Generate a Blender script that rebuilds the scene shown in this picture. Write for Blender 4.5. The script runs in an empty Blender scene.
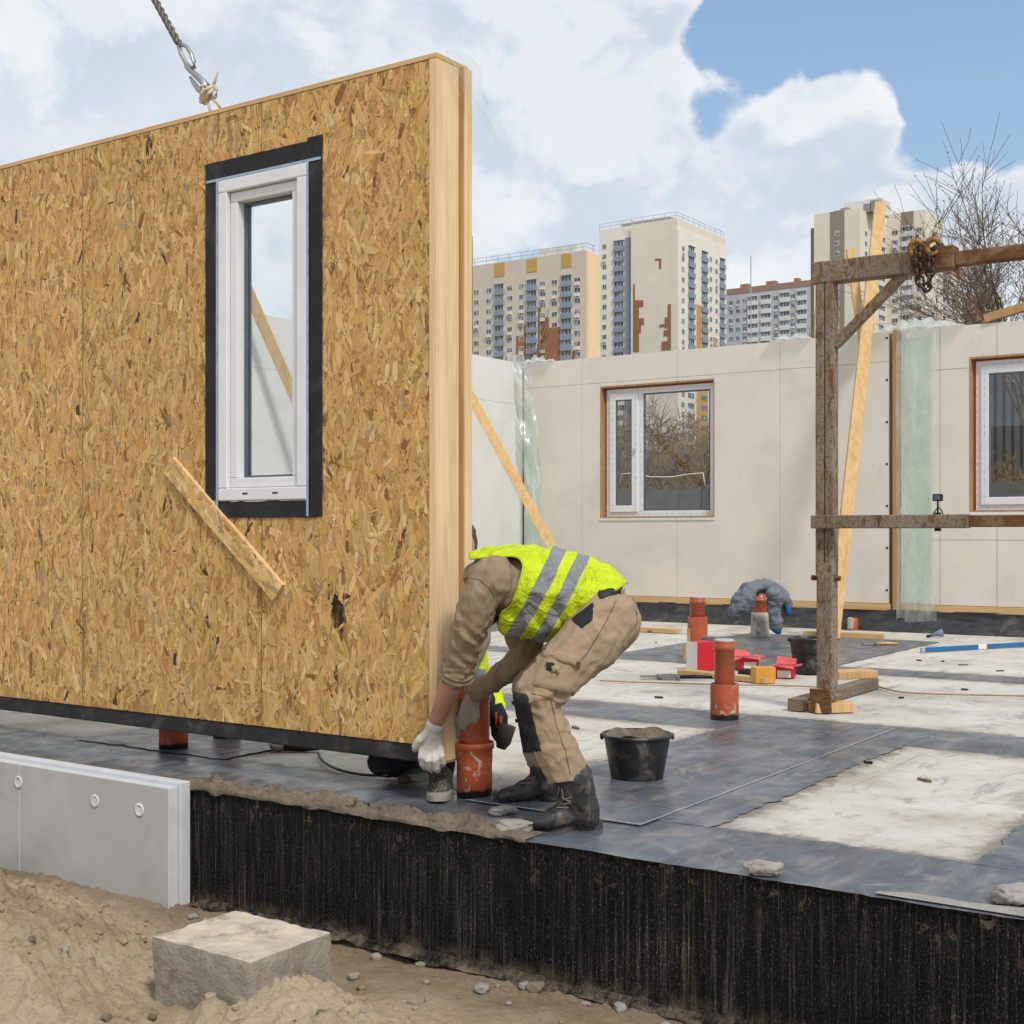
import bpy, bmesh, math, random
from mathutils import Vector, Matrix, noise as mnoise
from mathutils.bvhtree import BVHTree
random.seed(7)
scene = bpy.context.scene
col = scene.collection

# ------------------------------------------------------------------ camera model (used to survey the site from the photo)
FPX, HOR, CH = 1316.0, 533.0, 1.12
YAW = math.radians(34.4)
FW = Vector((-math.sin(YAW), math.cos(YAW), 0)); RT = Vector((math.cos(YAW), math.sin(YAW), 0)); UP = Vector((0, 0, 1))
CAM = Vector((0, 0, CH))
def ray(px, py): return FW + RT * ((px - 512) / FPX) + UP * ((HOR - py) / FPX)
def onZ(px, py, z=0.0):
    d = ray(px, py); return CAM + d * ((z - CH) / d.z)
def onY(px, py, y):
    d = ray(px, py); return CAM + d * (y / d.y)
def onX(px, py, x):
    d = ray(px, py); return CAM + d * (x / d.x)
def at(px, py, dep): return CAM + ray(px, py) * dep

# ------------------------------------------------------------------ material helpers
class NT:
    def __init__(s, tree): s.t = tree; s.n = tree.nodes; s.l = tree.links
    def add(s, kind, **kw):
        n = s.n.new(kind)
        for k, v in kw.items(): setattr(n, k, v)
        return n
    def put(s, sock, v):
        if hasattr(v, 'is_output'): s.l.new(v, sock)
        elif isinstance(v, (tuple, list)) and len(v) == 3 and sock.type == 'RGBA': sock.default_value = (*v, 1)
        else: sock.default_value = v
    def coord(s, which='Object', scale=(1, 1, 1), rot=(0, 0, 0), loc=(0, 0, 0)):
        tc = s.add('ShaderNodeTexCoord'); m = s.add('ShaderNodeMapping')
        s.l.new(tc.outputs[which], m.inputs[0]); m.inputs['Scale'].default_value = scale
        m.inputs['Rotation'].default_value = rot; m.inputs['Location'].default_value = loc
        return m.outputs[0]
    def world(s, scale=(1, 1, 1), rot=(0, 0, 0)):
        g = s.add('ShaderNodeNewGeometry'); m = s.add('ShaderNodeMapping'); s.l.new(g.outputs['Position'], m.inputs[0])
        m.inputs['Scale'].default_value = scale; m.inputs['Rotation'].default_value = rot
        return m.outputs[0]
    def noise(s, vec, scale=5, detail=6, rough=.55, dist=0.0, color=False):
        n = s.add('ShaderNodeTexNoise'); s.put(n.inputs['Vector'], vec)
        n.inputs['Scale'].default_value = scale; n.inputs['Detail'].default_value = detail
        n.inputs['Roughness'].default_value = rough; n.inputs['Distortion'].default_value = dist
        return n.outputs[1 if color else 0]
    def voro(s, vec, scale=5, feat='F1', out='Distance', rnd=1.0):
        n = s.add('ShaderNodeTexVoronoi', feature=feat); s.put(n.inputs['Vector'], vec)
        n.inputs['Scale'].default_value = scale; n.inputs['Randomness'].default_value = rnd
        return n.outputs[out]
    def ramp(s, fac, stops, interp='LINEAR'):
        r = s.add('ShaderNodeValToRGB'); s.put(r.inputs[0], fac); e = r.color_ramp.elements; r.color_ramp.interpolation = interp
        while len(e) < len(stops): e.new(.5)
        for el, (p, c) in zip(e, stops):
            el.position = p; el.color = (*c, 1) if not isinstance(c, (int, float)) else (c, c, c, 1)
        return r.outputs[0]
    def mix(s, fac, a, b, mode='MIX'):
        m = s.add('ShaderNodeMix', data_type='RGBA', blend_type=mode)
        s.put(m.inputs[0], fac); s.put(m.inputs[6], a); s.put(m.inputs[7], b); return m.outputs[2]
    def math(s, op, a, b=0.0, clamp=False):
        m = s.add('ShaderNodeMath', operation=op, use_clamp=clamp); s.put(m.inputs[0], a); s.put(m.inputs[1], b); return m.outputs[0]
    def mapr(s, v, a, b, c=0.0, d=1.0, smooth=True):
        m = s.add('ShaderNodeMapRange', interpolation_type='SMOOTHSTEP' if smooth else 'LINEAR')
        for i, x in enumerate((v, a, b, c, d)): s.put(m.inputs[i], x)
        return m.outputs[0]
    def dot(s, v, d):
        m = s.add('ShaderNodeVectorMath', operation='DOT_PRODUCT'); s.put(m.inputs[0], v); m.inputs[1].default_value = d; return m.outputs['Value']
    def sep(s, v):
        m = s.add('ShaderNodeSeparateXYZ'); s.put(m.inputs[0], v); return m.outputs
    def bump(s, h, strength=.3, dist=.01):
        b = s.add('ShaderNodeBump'); s.put(b.inputs['Height'], h); b.inputs['Strength'].default_value = strength
        b.inputs['Distance'].default_value = dist; return b.outputs[0]

MATS = {}
def material(name, base=(.5, .5, .5), rough=.7, metal=0.0, spec=.3, fn=None):
    m = bpy.data.materials.new(name); m.use_nodes = True
    t = NT(m.node_tree); p = m.node_tree.nodes['Principled BSDF']
    p.inputs['Roughness'].default_value = rough; p.inputs['Metallic'].default_value = metal
    p.inputs['Specular IOR Level'].default_value = spec
    p.inputs['Base Color'].default_value = (*base, 1)
    if fn: fn(t, p)
    MATS[name] = m; return m

def varied(name, base, rough=.7, scale=8, amt=.25, bump=.15, bscale=60, bdist=.004, stretch=(1, 1, 1), metal=0, spec=.3, dirt=None, dirt_amt=.5, dirt_scale=3, coords='world', crease=None):
    """plain paint/plastic/fabric with mottling, dirt and fine bump"""
    def fn(t, p):
        v = t.world(stretch) if coords == 'world' else t.coord('Object', stretch)
        n = t.noise(v, scale, 8, .6)
        lo = tuple(c * (1 - amt) for c in base); hi = tuple(min(1, c * (1 + amt * .8)) for c in base)
        c = t.ramp(n, [(.3, lo), (.7, hi)])
        if dirt:
            d = t.noise(v, dirt_scale, 9, .65, .4)
            c = t.mix(t.math('MULTIPLY', t.mapr(d, .5, .68), dirt_amt), c, dirt)
        t.put(p.inputs['Base Color'], c)
        t.put(p.inputs['Roughness'], t.mapr(n, .2, .8, max(0.05, rough - .12), min(1, rough + .12)))
        nb = t.bump(t.noise(v, bscale, 4, .6), bump, bdist)
        if crease:                                   # sharp-ridged folds of cloth
            cs, cst, cd = crease
            r = t.math('ABSOLUTE', t.math('SUBTRACT', t.noise(t.world((1, 1, .7), (.3, .5, .2)), cs, 3, .5, 1.1), .5)); r2 = t.math('ABSOLUTE', t.math('SUBTRACT', t.noise(t.world((1.3, 1, 1)), cs * 2.3, 2, .5, .8), .5))
            b2 = t.add('ShaderNodeBump'); t.put(b2.inputs['Height'], t.math('ADD', t.math('MULTIPLY', r, -3.0), t.math('MULTIPLY', r2, -1.2))); b2.inputs['Strength'].default_value = cst; b2.inputs['Distance'].default_value = cd; t.l.new(nb, b2.inputs['Normal']); nb = b2.outputs[0]
        t.put(p.inputs['Normal'], nb)
    return material(name, base, rough, metal, spec, fn)

# ------------------------------------------------------------------ mesh helpers
ORI = {}
class MB:
    def __init__(s): s.v = []; s.f = []; s.m = []
    def poly(s, pts, mi=0):
        i = len(s.v); s.v += [Vector(p) for p in pts]; s.f.append(list(range(i, i + len(pts)))); s.m.append(mi)
    def hexa(s, c8, mi=0):
        i = len(s.v); s.v += [Vector(p) for p in c8]
        for q in ((0, 3, 2, 1), (4, 5, 6, 7), (0, 1, 5, 4), (1, 2, 6, 5), (2, 3, 7, 6), (3, 0, 4, 7)):
            s.f.append([i + k for k in q]); s.m.append(mi)
    def box(s, x0, x1, y0, y1, z0, z1, mi=0):
        s.hexa([(x0, y0, z0), (x1, y0, z0), (x1, y1, z0), (x0, y1, z0), (x0, y0, z1), (x1, y0, z1), (x1, y1, z1), (x0, y1, z1)], mi)
    def obox(s, c, ax, ay, az, mi=0):
        """oriented box: centre and three half-axis vectors"""
        c = Vector(c); P = lambda a, b, d: c + ax * a + ay * b + az * d
        s.hexa([P(-1, -1, -1), P(1, -1, -1), P(1, 1, -1), P(-1, 1, -1), P(-1, -1, 1), P(1, -1, 1), P(1, 1, 1), P(-1, 1, 1)], mi)
    def beam(s, a, b, w, h, up=Vector((0, 0, 1)), mi=0):
        a, b = Vector(a), Vector(b); d = (b - a); L = d.length; d.normalize()
        sx = d.cross(up); sx = sx.normalized() if sx.length > 1e-5 else Vector((1, 0, 0)); u = sx.cross(d).normalized()
        s.obox((a + b) / 2, d * (L / 2), sx * (w / 2), u * (h / 2), mi)
    def tube(s, pts, r, n=8, mi=0, caps=True):
        pts = [Vector(p) for p in pts]; rr = r if isinstance(r, (list, tuple)) else [r] * len(pts)
        base = len(s.v); ref = Vector((.31, .17, .93))
        for k, p in enumerate(pts):
            d = (pts[min(k + 1, len(pts) - 1)] - pts[max(k - 1, 0)])
            d = d.normalized() if d.length > 1e-9 else Vector((0, 0, 1))
            a = d.cross(ref)
            if a.length < .05: a = d.cross(Vector((1, 0, 0)))
            a.normalize(); b = d.cross(a)
            for j in range(n):
                t = 2 * math.pi * j / n; s.v.append(p + (a * math.cos(t) + b * math.sin(t)) * rr[k])
        for k in range(len(pts) - 1):
            for j in range(n):
                a0 = base + k * n + j; a1 = base + k * n + (j + 1) % n
                s.f.append([a0, a0 + n, a1 + n, a1]); s.m.append(mi)
        if caps:
            s.f.append([base + j for j in range(n)]); s.m.append(mi)
            e = base + (len(pts) - 1) * n; s.f.append([e + j for j in reversed(range(n))]); s.m.append(mi)
    def lathe(s, c, prof, n=32, mi=0, jit=None):
        """prof: list of (r, z[, mat]) from bottom to top"""
        c = Vector(c); base = len(s.v)
        for k, q in enumerate(prof):
            for j in range(n):
                t = 2 * math.pi * j / n; s.v.append(c + Vector((q[0] * math.cos(t), q[0] * math.sin(t), q[1])))
        for k in range(len(prof) - 1):
            m = prof[k][2] if len(prof[k]) > 2 else mi
            for j in range(n):
                a0 = base + k * n + j; a1 = base + k * n + (j + 1) % n
                s.f.append([a0, a1, a1 + n, a0 + n]); s.m.append(m)
    def grid(s, fn, nu, nv, mi=0):
        base = len(s.v)
        for i in range(nu + 1):
            for j in range(nv + 1): s.v.append(Vector(fn(i / nu, j / nv)))
        for i in range(nu):
            for j in range(nv):
                a = base + i * (nv + 1) + j; s.f.append([a, a + nv + 1, a + nv + 2, a + 1]); s.m.append(mi)
    def build(s, name, mats, parent=None, origin=None, smooth=False, bevel=0, solid=0, angle=None, segs=2):
        if not isinstance(mats, (list, tuple)): mats = [mats]
        if origin is None: origin = ORI[parent.name] if parent else Vector(((min(p.x for p in s.v) + max(p.x for p in s.v)) / 2, (min(p.y for p in s.v) + max(p.y for p in s.v)) / 2, min(p.z for p in s.v)))
        origin = Vector(origin)
        me = bpy.data.meshes.new(name); me.from_pydata([p - origin for p in s.v], [], s.f)
        for m in mats: me.materials.append(MATS[m] if isinstance(m, str) else m)
        me.polygons.foreach_set('material_index', s.m)
        if smooth: me.polygons.foreach_set('use_smooth', [True] * len(s.f))
        me.update()
        return link(name, me, parent, origin, bevel, solid, segs, angle)
def link(name, me, parent, origin, bevel=0, solid=0, segs=2, angle=None):
    o = bpy.data.objects.new(name, me); col.objects.link(o)
    if parent: o.parent = parent; o.location = Vector(origin) - ORI[parent.name]
    else: o.location = origin
    ORI[o.name] = Vector(origin)
    if solid:
        d = o.modifiers.new('s', 'SOLIDIFY'); d.thickness = solid; d.offset = 0
    if bevel:
        b = o.modifiers.new('b', 'BEVEL'); b.width = bevel; b.segments = segs; b.limit_method = 'ANGLE'; b.angle_limit = math.radians(40)
        b.harden_normals = False
    return o
def thing(name, label, cat, loc, group=None):
    o = bpy.data.objects.new(name, None); col.objects.link(o); o.location = loc; o.empty_display_size = .1
    ORI[o.name] = Vector(loc); return tag(o, label, cat, group)
def tag(o, label, cat, group=None):
    o['label'] = label; o['category'] = cat
    if group: o['group'] = group
    return o
def struct(o): o['kind'] = 'structure'; return o

def fix_normals(o):
    bm = bmesh.new(); bm.from_mesh(o.data); bmesh.ops.recalc_face_normals(bm, faces=bm.faces[:]); bm.to_mesh(o.data); bm.free()

# ------------------------------------------------------------------ organic shapes: chains of ellipsoids voxel-remeshed into one skin
_ICO = None
def ico():
    global _ICO
    if _ICO is None:
        bm = bmesh.new(); bmesh.ops.create_icosphere(bm, subdivisions=2, radius=1)
        _ICO = ([v.co.copy() for v in bm.verts], [[v.index for v in f.verts] for f in bm.faces]); bm.free()
    return _ICO
def blob_mesh(chains, vox=.008, smooth=6, disp=None):
    """chains: lists of (pos, r[, r_depth]); returns mesh in world coordinates"""
    iv, jf = ico(); V = []; F = []
    def ell(p, r, rd):
        b = len(V)
        for q in iv: V.append(p + RT * (q.x * r) + FW * (q.y * rd) + UP * (q.z * r))
        for f in jf: F.append([b + k for k in f])
    for ch in chains:
        ch = [(Vector(c[0]), c[1], c[2] if len(c) > 2 else c[1]) for c in ch]
        if len(ch) == 1: ell(*ch[0])
        for a, b in zip(ch, ch[1:]):
            L = (b[0] - a[0]).length; n = max(1, int(L / (min(a[1], b[1], a[2], b[2]) * .3)) + 1)
            for k in range(n + 1):
                t = k / n; ell(a[0].lerp(b[0], t), a[1] + (b[1] - a[1]) * t, a[2] + (b[2] - a[2]) * t)
    me = bpy.data.meshes.new('tmp'); me.from_pydata(V, [], F); o = bpy.data.objects.new('tmp', me); col.objects.link(o)
    m = o.modifiers.new('r', 'REMESH'); m.mode = 'VOXEL'; m.voxel_size = vox
    if smooth: sm = o.modifiers.new('s', 'SMOOTH'); sm.iterations = smooth; sm.factor = .5
    out = bpy.data.meshes.new_from_object(o.evaluated_get(bpy.context.evaluated_depsgraph_get()))
    bpy.data.objects.remove(o); bpy.data.meshes.remove(me)
    if disp:
        ns = [v.normal.copy() for v in out.vertices]
        for v, n in zip(out.vertices, ns): v.co += n * disp(v.co, n)
        out.update()
    return out
def smooth_border(bm, it=12):
    bv = [v for v in bm.verts if any(e.is_boundary for e in v.link_edges)]
    for _ in range(it):
        new = {}
        for v in bv:
            nb = [e.other_vert(v).co for e in v.link_edges if e.is_boundary]
            if len(nb) >= 2: new[v] = v.co * .4 + (nb[0] + nb[1]) * .3
        for v, c in new.items(): v.co = c
def blob_obj(name, me, mats, parent, origin, cut=None, solid=0):
    """cut(co, normal)->True removes the face; the raw border is then relaxed"""
    if cut:
        bm = bmesh.new(); bm.from_mesh(me); bm.normal_update()
        bmesh.ops.delete(bm, geom=[f for f in bm.faces if cut(f.calc_center_median(), f.normal)], context='FACES')
        smooth_border(bm); bm.to_mesh(me); bm.free()
    origin = Vector(origin)
    for v in me.vertices: v.co -= origin
    me.materials.clear()
    for m in (mats if isinstance(mats, (list, tuple)) else [mats]): me.materials.append(MATS[m])
    me.polygons.foreach_set('use_smooth', [True] * len(me.polygons)); me.name = name
    o = link(name, me, parent, origin)
    if solid: d = o.modifiers.new('s', 'SOLIDIFY'); d.thickness = solid; d.offset = 1
    return o
def world_bvh(o):
    org = ORI[o.name]
    return BVHTree.FromPolygons([v.co + org for v in o.data.vertices], [list(p.vertices) for p in o.data.polygons])
def sewn_patch(name, bvh, quad, mat, parent, off=.005, nu=10, nv=10):
    """a cloth patch laid onto a garment: quad given as surveyed photo points, projected on the garment's surface"""
    mb = MB(); q = [Vector((a, b)) for a, b in quad]; g = {}
    for i in range(nu + 1):
        for j in range(nv + 1):
            u, v = i / nu, j / nv
            p = (q[0] * (1 - u) + q[1] * u) * (1 - v) + (q[3] * (1 - u) + q[2] * u) * v
            d = ray(p.x, p.y).normalized(); h = bvh.ray_cast(CAM, d)
            if h[0] is None: continue
            edge = i in (0, nu) or j in (0, nv)
            g[i, j] = len(mb.v); mb.v.append(h[0] + h[1] * (-.002 if edge else off))
    for i in range(nu):
        for j in range(nv):
            k = [(i, j), (i + 1, j), (i + 1, j + 1), (i, j + 1)]
            if all(c in g for c in k): mb.f.append([g[c] for c in k]); mb.m.append(0)
    return mb.build(name, mat, parent, smooth=True)

def jitter_solid(mb_fn, name, mat, parent=None, amp=.006, sub=3, freq=9, origin=None):
    """rough stone / lump: subdivided and displaced"""
    bm = bmesh.new(); bmesh.ops.create_icosphere(bm, subdivisions=sub, radius=1)
    c, sx, sy, sz, rot = mb_fn; M = Matrix.Rotation(rot, 3, 'Z'); seed = Vector((c[0] * 13.1, c[1] * 7.7, c[2] * 3.3))
    mb = MB(); bm.verts.ensure_lookup_table()
    for v in bm.verts:
        d = v.co.copy(); k = 1 + .30 * mnoise.noise(d * 1.3 + seed) + .16 * mnoise.noise(d * 3.3 + seed) + .08 * mnoise.noise(d * 8 + seed)
        d = Vector((math.copysign(abs(d.x) ** .7, d.x), math.copysign(abs(d.y) ** .7, d.y), math.copysign(abs(d.z) ** .7, d.z))) * k * .8
        p = M @ Vector((d.x * sx, d.y * sy, d.z * sz)); mb.v.append(Vector(c) + p)
    for f in bm.faces: mb.f.append([v.index for v in f.verts]); mb.m.append(0)
    bm.free()
    return mb.build(name, mat, parent, smooth=sub > 2)
# ================================================================== materials
def m_concrete(t, p):
    v = t.world()
    a = t.noise(v, 1.6, 10, .62, .3); b = t.noise(v, 9, 9, .68, .6); c3 = t.noise(v, 55, 5, .7)
    c = t.ramp(a, [(.28, (.34, .30, .25)), (.43, (.50, .475, .425)), (.7, (.61, .595, .555))])
    c = t.mix(t.math('MULTIPLY', t.mapr(b, .52, .68), .55), c, (.29, .235, .175))
    c = t.mix(t.math('MULTIPLY', t.mapr(t.noise(t.world((1, .35, 1)), 3.1, 10, .72, 1.2), .53, .63), .6), c, (.22, .20, .18))
    c = t.mix(t.math('MULTIPLY', t.mapr(c3, .58, .75), .35), c, (.22, .20, .18))
    # tar smears and dirt trodden along the membrane edges
    X, Y, Z = t.sep(v); nz = t.math('MULTIPLY', t.math('SUBTRACT', t.noise(v, 7, 9, .72, .8), .5), .34)
    dx = None
    for e in (-1.23, -2.2, -3.27, -4.83, -5.95):
        q = t.math('ABSOLUTE', t.math('SUBTRACT', X, e)); dx = q if dx is None else t.math('MINIMUM', dx, q)
    dx = t.math('ADD', dx, t.math('MULTIPLY', t.math('GREATER_THAN', Y, 7.55), 9.0))
    for e in (4.57, 6.87, 7.52, 10.2, 10.65): dx = t.math('MINIMUM', dx, t.math('ABSOLUTE', t.math('SUBTRACT', Y, e)))
    fr = t.mapr(t.math('ADD', dx, nz), .085, .0)
    c = t.mix(t.math('MULTIPLY', fr, .8), c, (.115, .105, .095))
    fr2 = t.mapr(t.math('ADD', dx, t.math('MULTIPLY', nz, 1.6)), .24, .02); c = t.mix(t.math('MULTIPLY', fr2, .35), c, (.30, .255, .20))
    t.put(p.inputs['Base Color'], c)
    h = t.math('ADD', t.math('MULTIPLY', c3, .4), b); t.put(p.inputs['Normal'], t.bump(h, .25, .008))
material('slab_concrete', rough=.85, fn=m_concrete)

def m_membrane(t, p):
    v = t.world()
    a = t.noise(v, 2.4, 9, .6, .5); b = t.noise(t.world((1, .25, 1), (0, 0, .12)), 12, 8, .65, .4)
    c = t.ramp(a, [(.3, (.046, .052, .064)), (.5, (.080, .091, .114)), (.72, (.138, .152, .180))])
    c = t.mix(t.math('MULTIPLY', t.mapr(b, .45, .70), .65), c, (.22, .22, .215))
    c = t.mix(t.math('MULTIPLY', t.mapr(t.noise(v, 3.7, 9, .7, .9), .54, .68), .65), c, (.30, .265, .215))
    c = t.mix(t.math('MULTIPLY', t.mapr(t.noise(v, 5.1, 8, .6), .56, .70), .7), c, (.028, .030, .036))
    scr = t.noise(t.world((1.3, .35, 1), (0, 0, .3)), 38, 8, .76, .6); c = t.mix(t.math('MULTIPLY', t.mapr(scr, .57, .68), .5), c, (.34, .34, .33))
    sp = t.noise(v, 46, 6, .75, .6); c = t.mix(t.math('MULTIPLY', t.mapr(sp, .60, .72), .6), c, (.26, .235, .20)); c = t.mix(t.math('MULTIPLY', t.mapr(sp, .42, .30), .5), c, (.030, .032, .038))
    wet = t.mapr(t.noise(v, 1.9, 8, .62, .8), .54, .66); c = t.mix(t.math('MULTIPLY', wet, .55), c, (.034, .038, .048))
    t.put(p.inputs['Base Color'], c)
    t.put(p.inputs['Roughness'], t.mapr(t.noise(v, 6, 6, .6), .3, .7, .24, .52))
    t.put(p.inputs['Normal'], t.bump(t.math('ADD', t.noise(v, 9, 4), t.math('MULTIPLY', t.noise(v, 240, 2), .08)), .22, .012))
material('bitumen_membrane', rough=.4, spec=.65, fn=m_membrane)

def m_bitumen(t, p):
    s = t.noise(t.world((62, 62, 1.3)), 1.0, 9, .8, .25)
    s2 = t.noise(t.world((130, 130, 2.6)), 1.0, 6, .75)
    big = t.noise(t.world((2.2, 2.2, .5)), 1.0, 5, .6)
    f = t.math('MULTIPLY', t.mapr(s, .50, .72), t.mapr(big, .30, .62))
    f = t.math('ADD', f, t.math('MULTIPLY', t.mapr(s2, .50, .74), .6), True)
    sp = t.math('MULTIPLY', t.mapr(t.noise(t.world((1, 1, .5)), 210, 3, .7), .56, .68), t.math('ADD', .25, f, True))
    c = t.mix(t.math('MULTIPLY', f, .8), (.0035, .0035, .0038), (.120, .110, .096))
    c = t.mix(t.math('MULTIPLY', sp, .7), c, (.34, .31, .27))
    z = t.sep(t.world())[2]
    spl = t.math('MULTIPLY', t.mapr(z, -.20, -.01), t.mapr(t.noise(t.world((1, 1, .6)), 26, 8, .75, .6), .56, .64)); c = t.mix(t.math('MULTIPLY', spl, .6), c, (.16, .135, .105))
    bigc = t.noise(t.world((1.1, 1.1, 2.0)), 1.3, 5, .6, .8); c = t.mix(t.mapr(bigc, .50, .68, 0, .5), c, t.mix(1.0, c, (2.3, 2.2, 2.1), 'MULTIPLY'))
    dust = t.math('MULTIPLY', t.mapr(z, -.42, -.53), t.mapr(t.noise(t.world(), 11, 8, .7), .40, .66))
    c = t.mix(t.math('MULTIPLY', dust, .75), c, (.26, .20, .14))
    t.put(p.inputs['Base Color'], c)
    t.put(p.inputs['Roughness'], t.mapr(s, .3, .7, .6, .9))
    t.put(p.inputs['Normal'], t.bump(t.math('ADD', s, t.math('MULTIPLY', t.noise(t.world(), 120, 4, .6), .5)), .6, .010))
material('bitumen_coating', rough=.7, spec=.12, fn=m_bitumen)

def m_sand(t, p):
    v = t.world()
    a = t.noise(v, 1.7, 9, .6, .3); b = t.noise(v, 14, 9, .7, .5); g = t.noise(v, 170, 4, .7)
    c = t.ramp(a, [(.28, (.35, .265, .175)), (.5, (.54, .425, .29)), (.72, (.65, .53, .385))])
    c = t.mix(t.math('MULTIPLY', t.mapr(b, .55, .72), .45), c, (.27, .195, .125))
    c = t.mix(t.math('MULTIPLY', t.mapr(g, .52, .75), .55), c, (.20, .145, .095))
    c = t.mix(t.math('MULTIPLY', t.mapr(g, .45, .25), .5), c, (.56, .47, .36))
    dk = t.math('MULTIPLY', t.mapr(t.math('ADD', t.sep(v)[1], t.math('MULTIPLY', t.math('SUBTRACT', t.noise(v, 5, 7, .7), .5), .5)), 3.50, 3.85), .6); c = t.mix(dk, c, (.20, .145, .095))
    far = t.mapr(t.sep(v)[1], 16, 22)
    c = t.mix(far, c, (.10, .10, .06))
    t.put(p.inputs['Base Color'], c)
    h = t.math('ADD', b, t.math('ADD', t.math('MULTIPLY', g, .6), t.math('MULTIPLY', t.noise(v, 48, 6, .75, .6), .9))); t.put(p.inputs['Normal'], t.bump(h, .9, .022))
material('sandy_soil', rough=.95, spec=.1, fn=m_sand)

def m_osb(t, p):
    a = t.add('ShaderNodeAttribute'); a.attribute_name = 'Col'
    u = t.add('ShaderNodeUVMap'); u.uv_map = 'UVMap'
    mp = t.add('ShaderNodeMapping'); t.l.new(u.outputs[0], mp.inputs[0]); mp.inputs['Scale'].default_value = (9, 150, 1)
    g = t.noise(mp.outputs[0], 1.0, 5, .65, .3)
    w = t.noise(t.world(), 3.5, 6, .6)
    c = t.mix(t.mapr(g, .25, .75), t.mix(1.0, a.outputs['Color'], (.80, .77, .72), 'MULTIPLY'), t.mix(1.0, a.outputs['Color'], (1.10, 1.10, 1.10), 'MULTIPLY'))
    c = t.mix(t.mapr(w, .3, .75, 0, .25), c, t.mix(1.0, c, (.62, .58, .50), 'MULTIPLY'))
    fib = t.noise(t.world((1, 1, .22)), 120, 5, .72, .6); c = t.mix(t.mapr(fib, .35, .7, 0, .55), c, t.mix(1.0, c, (.70, .64, .56), 'MULTIPLY'))
    big = t.noise(t.world((1, 1, .5)), 26, 6, .68, .8); c = t.mix(t.mapr(big, .45, .72, 0, .5), c, (.58, .355, .135))
    fleck = t.mapr(t.noise(t.world((1, 1, .45)), 85, 4, .7, .8), .60, .69)
    c = t.mix(t.math('MULTIPLY', fleck, .8), c, (.11, .058, .02))
    t.put(p.inputs['Base Color'], c)
    t.put(p.inputs['Normal'], t.bump(t.math('ADD', g, t.math('MULTIPLY', t.noise(t.world(), 60, 5, .7), 1.4)), .35, .003))
material('osb_strands', rough=.62, spec=.28, fn=m_osb)

def wood(name, light, dark, axis='z', sc=1.0, rough=.68, knots=True, dirt=0):
    def fn(t, p):
        st = {'x': (.7, 16, 16), 'y': (16, .7, 16), 'z': (16, 16, .7)}[axis]
        v = t.world(tuple(q * sc for q in st))
        g = t.noise(v, 1.6, 8, .6, 1.1); f = t.noise(t.world(tuple(q * sc * 7 for q in st)), 1.5, 4, .6)
        c = t.ramp(g, [(.28, dark), (.55, light), (.8, tuple(min(1, q * 1.12) for q in light))])
        c = t.mix(t.mapr(f, .45, .75, 0, .35), c, t.mix(1.0, c, (.62, .52, .40), 'MULTIPLY'))
        if knots:
            k = t.voro(t.world((1, 1, .6) if axis == 'z' else (.6, 1, 1)), 3.4)
            c = t.mix(t.math('MULTIPLY', t.mapr(k, .11, .03), .8), c, (.14, .065, .025))
        if dirt:
            c = t.mix(t.math('MULTIPLY', t.mapr(t.noise(t.world(), 9, 9, .7), .45, .65), dirt), c, (.15, .12, .09))
        t.put(p.inputs['Base Color'], c)
        t.put(p.inputs['Normal'], t.bump(t.math('ADD', g, f), .18, .004))
    return material(name, light, rough, fn=fn)
wood('pine_upright', (.74, .55, .325), (.62, .42, .215), 'z')
wood('pine_batten', (.46, .29, .13), (.35, .20, .08), 'z')
wood('pine_long', (.60, .41, .20), (.46, .28, .12), 'x')
wood('pine_dark', (.42, .26, .11), (.30, .17, .07), 'z', dirt=.3)
wood('pine_brace', (.62, .41, .19), (.47, .28, .11), 'z', .8)
wood('old_timber', (.22, .16, .11), (.11, .08, .055), 'x', dirt=.7)

varied('gasket_black', (.022, .022, .024), .55, 20, .5, .4, 90, .004, dirt=(.12, .11, .10), dirt_amt=.5, dirt_scale=6)
varied('window_tape', (.020, .020, .022), .75, 12, .4, .5, 40, .006, dirt=(.07, .07, .075), dirt_amt=.6)
varied('pvc_white', (.69, .70, .72), .32, 3, .03, .02, 40, .001, spec=.5, dirt=(.50, .49, .47), dirt_amt=.15, dirt_scale=5)
varied('print_grey', (.56, .57, .58), .5)
varied('seal_film', (.30, .38, .52), .3, 30, .25, .2, 60, .002, spec=.5)
varied('spacer_grey', (.10, .12, .15), .4)
varied('gypsum_board', (.675, .63, .56), .85, 1.2, .07, .10, 140, .002, dirt=(.53, .49, .43), dirt_amt=.35, dirt_scale=1.6)
def add_dots(name):
    t = NT(MATS[name].node_tree); p = t.n['Principled BSDF']; src = p.inputs['Base Color'].links[0].from_socket
    g = t.world((3.2, 3.2, 3.4)); f = t.add('ShaderNodeVectorMath', operation='FRACTION'); t.l.new(g, f.inputs[0]); x, y, z = t.sep(f.outputs[0])
    dx, dz = t.math('SUBTRACT', x, .5), t.math('SUBTRACT', z, .5); d = t.math('SQRT', t.math('ADD', t.math('MULTIPLY', dx, dx), t.math('MULTIPLY', dz, dz)))
    m = t.math('MULTIPLY', t.math('LESS_THAN', d, .030), t.mapr(t.noise(t.world(), 1.3, 3), .44, .56, 0, .40))
    sm = t.math('MULTIPLY', t.mapr(t.noise(t.world((1, 1, 2.4)), 2.2, 8, .7, .6), .60, .72), .5)
    t.put(p.inputs['Base Color'], t.mix(m, t.mix(sm, src, (.72, .70, .66)), (.26, .24, .21)))
add_dots('gypsum_board')
varied('gypsum_pale', (.66, .66, .63), .85, 1.2, .06, .08, 140, .002, dirt=(.50, .50, .48), dirt_amt=.3, dirt_scale=1.4)
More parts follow.
